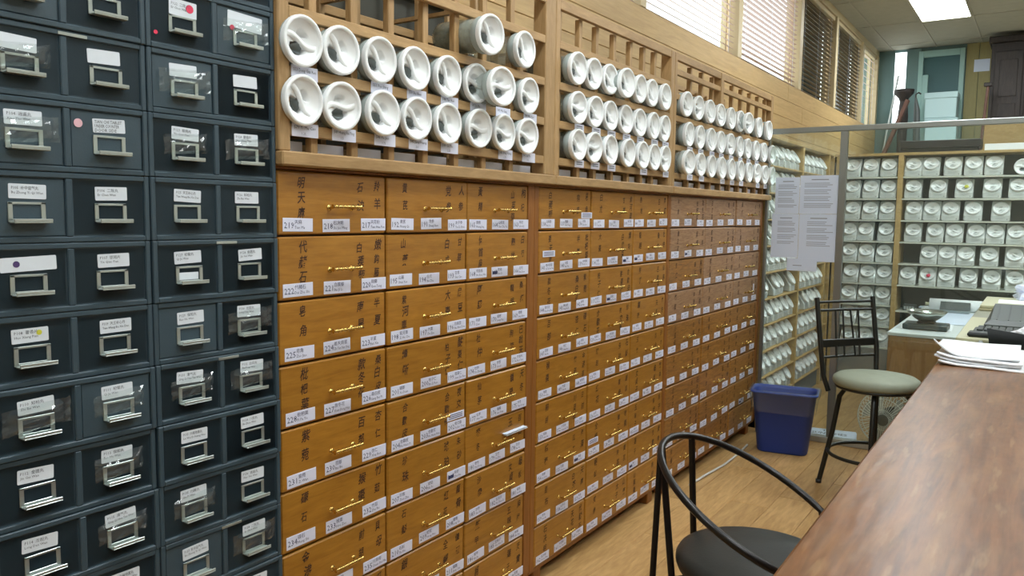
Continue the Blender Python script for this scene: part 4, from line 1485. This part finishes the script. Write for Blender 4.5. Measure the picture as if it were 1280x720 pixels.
# arms bend inward and down to the seat frame at their ends
e0, e1 = arm[0], arm[-1]
arm = [Vector((.165, -.10, .54)), Vector((.18, -.15, .575)), e0 + Vector((.02, .02, -.06))] + arm + [e1 + Vector((.02, -.02, -.06)), Vector((.18, .15, .575)), Vector((.165, .10, .54))]
MB().tube(arm, .0098, 10).build('hoop_rail', 'black_steel', T)
for ph, fx, fy in ((-14, -.205, -.13), (26, -.235, .175)):
    top = hoop(ph)
    MB().tube([top, Vector((fx * .92, fy * .75 - .0, .52)), Vector((fx, fy, .012))], .0098, 8).build('leg', 'black_steel', T)
top = hoop(-24)
MB().tube([top, Vector((-.225, -.145, .45)), Vector((-.226, -.15, .012))], .0088, 8).build('back_strut', 'black_steel', T)
for fx, fy in ((.20, -.17), (.20, .17)):
    MB().tube([(fx * .7, fy * .7, .53), (fx * .86, fy * .86, .3), (fx, fy, .012)], .0105, 8).build('leg', 'black_steel', T)
ring = [(.205 * cos(2 * pi * k / 28), .205 * sin(2 * pi * k / 28), .24) for k in range(28)]
MB().tube(ring, .008, 8, closed=True).build('foot_ring', 'black_steel', T)
MB().tube([(-.205, -.12, .515), (-.15, -.1, .53), (-.15, .1, .53), (-.225, .15, .515)], .0085, 8).build('seat_brace', 'black_steel', T)
for fx, fy in ((-.205, -.13), (-.235, .175), (.20, -.17), (.20, .17), (-.226, -.15)):
    MB().lathe([(0, 0), (.012, 0), (.0125, .016), (.0, .016)], 10, Matrix.Translation((fx, fy, 0))).build('rubber_foot', 'black_plastic', T)

# bar stool by the bin
SS = Vector((.878, 4.56, 0))
SA = radians(-38)           # facing
T = thing('bar_stool', 'dark metal bar stool with round sage green seat and slatted back', 'stool', (SS.x, SS.y, 0), (0, 0, SA))
MB().lathe([(0, .575), (.205, .575), (.215, .585), (.218, .60), (.214, .615), (.195, .628), (.12, .637), (0, .64)], 44).build('seat', 'sage_vinyl', T)
MB().lathe([(0, .56), (.2, .56), (.206, .566), (.206, .575), (0, .575)], 40).build('seat_pan', 'green_black_steel', T)
legs = []
for k, (dx, dy) in enumerate(((1, -1), (-1, -1), (-1, 1), (1, 1))):
    l = [(dx * .055, dy * .055, .548), (dx * .105, dy * .105, .545), (dx * .125, dy * .125, .50), (dx * .145, dy * .145, .30), (dx * .185, dy * .185, .012)]
    MB().tube(l, .0135, 8).build('leg', 'green_black_steel', T)
    MB().lathe([(0, 0), (.0155, 0), (.016, .02), (0, .02)], 10, Matrix.Translation((dx * .186, dy * .186, 0))).build('rubber_foot', 'black_plastic', T)
rg = [(.225 * cos(2 * pi * k / 32), .225 * sin(2 * pi * k / 32), .20) for k in range(32)]
MB().tube(rg, .010, 8, closed=True).build('foot_ring', 'green_black_steel', T)
BW = .19
top_l, top_r = Vector((-.265, BW, 1.02)), Vector((-.265, -BW, 1.02))
for s in (-1, 1):
    MB().tube([(-.17, s * BW * .86, .52), (-.195, s * BW * .95, .60), (-.215, s * BW, .75), (-.265, s * BW, 1.025)], .0135, 8).build('back_post', 'green_black_steel', T)


def bp(s, z):
    f = (z - .6) / .42
    return Vector((-.195 - .07 * max(0, f), s, z))


for z, r in ((1.0, .008), (.955, .008), (.70, .008)):
    MB().tube([bp(-BW, z), bp(0, z) + Vector((-.012, 0, 0)), bp(BW, z)], r, 8).build('back_rail', 'green_black_steel', T)
MB().cbox(-.006, .006, -BW, BW, -.022, .022, .003).build('back_band', 'green_black_steel', T, tuple(bp(0, .775)))
for s0, s1 in ((-.07, -.085), (-.02, -.03), (.03, .045), (.085, .075)):
    MB().tube([bp(s0, .955), bp(s1, .70)], .0055, 6).build('back_spindle', 'green_black_steel', T)

# blue bin with a clear liner
T = thing('waste_bin', 'blue plastic waste bin with clear liner at the end of the cabinets', 'bin', (.285, 5.03, 0), (0, 0, radians(10)))
n4 = 6
def bin_ring(w, d, z, r=.045):
    return [(x, y, z) for x, y in rrect(w, d, r, n4)]
rings = [bin_ring(.285, .165, .0), bin_ring(.30, .18, .012), bin_ring(.375, .225, .375), bin_ring(.40, .25, .378), bin_ring(.40, .25, .39), bin_ring(.38, .23, .391), bin_ring(.365, .215, .37), bin_ring(.29, .17, .02)]
vs = [p for r in rings for p in r]
n = len(rings[0])
fs = [(i * n + k, i * n + (k + 1) % n, (i + 1) * n + (k + 1) % n, (i + 1) * n + k) for i in range(len(rings) - 1) for k in range(n)]
fs += [tuple(range(n))[::-1], tuple(range((len(rings) - 1) * n, len(rings) * n))]
MB().add(vs, fs, None, True).build('bin_body', 'blue_plastic', T)
rnd = random.Random(4)
lr = []
for (w, d, z) in ((.372, .222, .262), (.378, .228, .30), (.392, .242, .35), (.412, .262, .385), (.406, .256, .397), (.36, .21, .394), (.34, .19, .35), (.32, .18, .24)):
    lr.append([(x * (1 + rnd.uniform(-.008, .012)), y * (1 + rnd.uniform(-.008, .02)), zz + rnd.uniform(-.006, .006) * (z < .29)) for x, y, zz in bin_ring(w + .008, d + .008, z)])
vs = [p for r in lr for p in r]
fs = [(i * n + k, i * n + (k + 1) % n, (i + 1) * n + (k + 1) % n, (i + 1) * n + k) for i in range(len(lr) - 1) for k in range(n)]
MB().add(vs, fs).build('bin_liner', 'bin_liner', T)

# desk fan on the floor behind the glass
FY = 5.505
pf = at(1108, 527, 1, FY)
T = thing('floor_fan', 'round wire-caged fan on the floor behind the glass', 'fan', (pf.x, FY, 0))
FR = .182
FZ = .186
Mf = Matrix.Translation((0, 0, FZ)) @ Matrix.Rotation(radians(90), 4, 'X') @ Matrix.Rotation(radians(-12), 4, 'Y')
cg = MB()
for r, z in ((FR, .0), (FR * .97, .02), (FR * .74, .052), (FR * .36, .066)):
    cg.tube([(r * cos(2 * pi * k / 40), r * sin(2 * pi * k / 40), z) for k in range(40)], .0032 if r == FR else .002, 5, Mf, closed=True)
for k in range(44):
    a = 2 * pi * k / 44
    cg.tube([(FR * .2 * cos(a), FR * .2 * sin(a), .068), (FR * .55 * cos(a + .05), FR * .55 * sin(a + .05), .064), (FR * .85 * cos(a + .05), FR * .85 * sin(a + .05), .04), (FR * cos(a), FR * sin(a), 0)], .0017, 4, Mf, caps=False)
    cg.tube([(FR * .2 * cos(a), FR * .2 * sin(a), -.09), (FR * .85 * cos(a), FR * .85 * sin(a), -.05), (FR * cos(a), FR * sin(a), 0)], .0017, 4, Mf, caps=False)
cg.build('cage', 'fan_wire', T)
MB().lathe([(0, .072), (.03, .07), (.048, .066), (.048, .06), (0, .06)], 20, Mf).build('cage_badge', 'dark_grey_plastic', T)
for k in range(3):
    a = 2 * pi * k / 3 + .4
    vs, fs = [], []
    for j in range(7):
        rr_ = .04 + (FR * .84 - .04) * j / 6
        for i in range(7):
            t = -.5 + i / 6
            aa = a + t * 1.5 * (0.6 + .4 * j / 6)
            vs.append((rr_ * cos(aa), rr_ * sin(aa), .03 * t))
    for j in range(6):
        for i in range(6):
            fs.append((j * 7 + i, j * 7 + i + 1, j * 7 + i + 8, j * 7 + i + 7))
    MB().add(vs, fs, Mf, True).build('blade', 'fan_blade', T)
MB().lathe([(0, -.2), (.05, -.19), (.062, -.1), (.062, -.06), (.03, -.03), (.03, .03), (0, .035)], 18, Mf).build('motor_housing', 'dark_grey_plastic', T)
MB().lathe([(0, 0), (.11, 0), (.115, .012), (.09, .028), (.03, .036), (0, .036)], 28, Matrix.Translation((0, .14, 0))).build('base', 'grey_plastic', T)
MB().tube([(0, .14, .03), (0, .14, .1), (0, .13, FZ)], .018, 10).build('neck', 'grey_plastic', T)

# folded newspaper on the floor behind the glass
pn = at(1026, 545, 2, 0)
T = thing('newspaper', 'folded newspaper lying on the floor behind the glass post', 'newspaper', (.34, YP + .06, 0), (0, 0, radians(10)))
MB().cbox(0, .30, 0, .20, 0, .012, .002).build('pages', 'paper', T)
p = MB().cbox(.004, .296, .004, .196, .012, .020, .002)
p.mi = 1
FLAT = Matrix(((1, 0, 0, 0), (0, 1, 0, 0), (0, 0, 1, 0), (0, 0, 0, 1)))
put_text(p, 'SUN-TIMES', .02, .05, .075, FLAT, .0205, .22)
put_text(p, 'The', .08, .13, .055, FLAT, .0205, .09)
p.build('front_page', ('paper', 'marker_ink'), T)

# white cable along the cabinet feet
pts = [at(u, v, 2, .008) for u, v in ((862, 606), (885, 592), (905, 581), (922, 568), (934, 556))]
base = pts[0].copy()
tag(MB().tube([p - base for p in pts], .007, 6).build('floor_cable', 'cable_white', None, base), 'white cable lying on the floor along the far cabinet feet', 'cable')
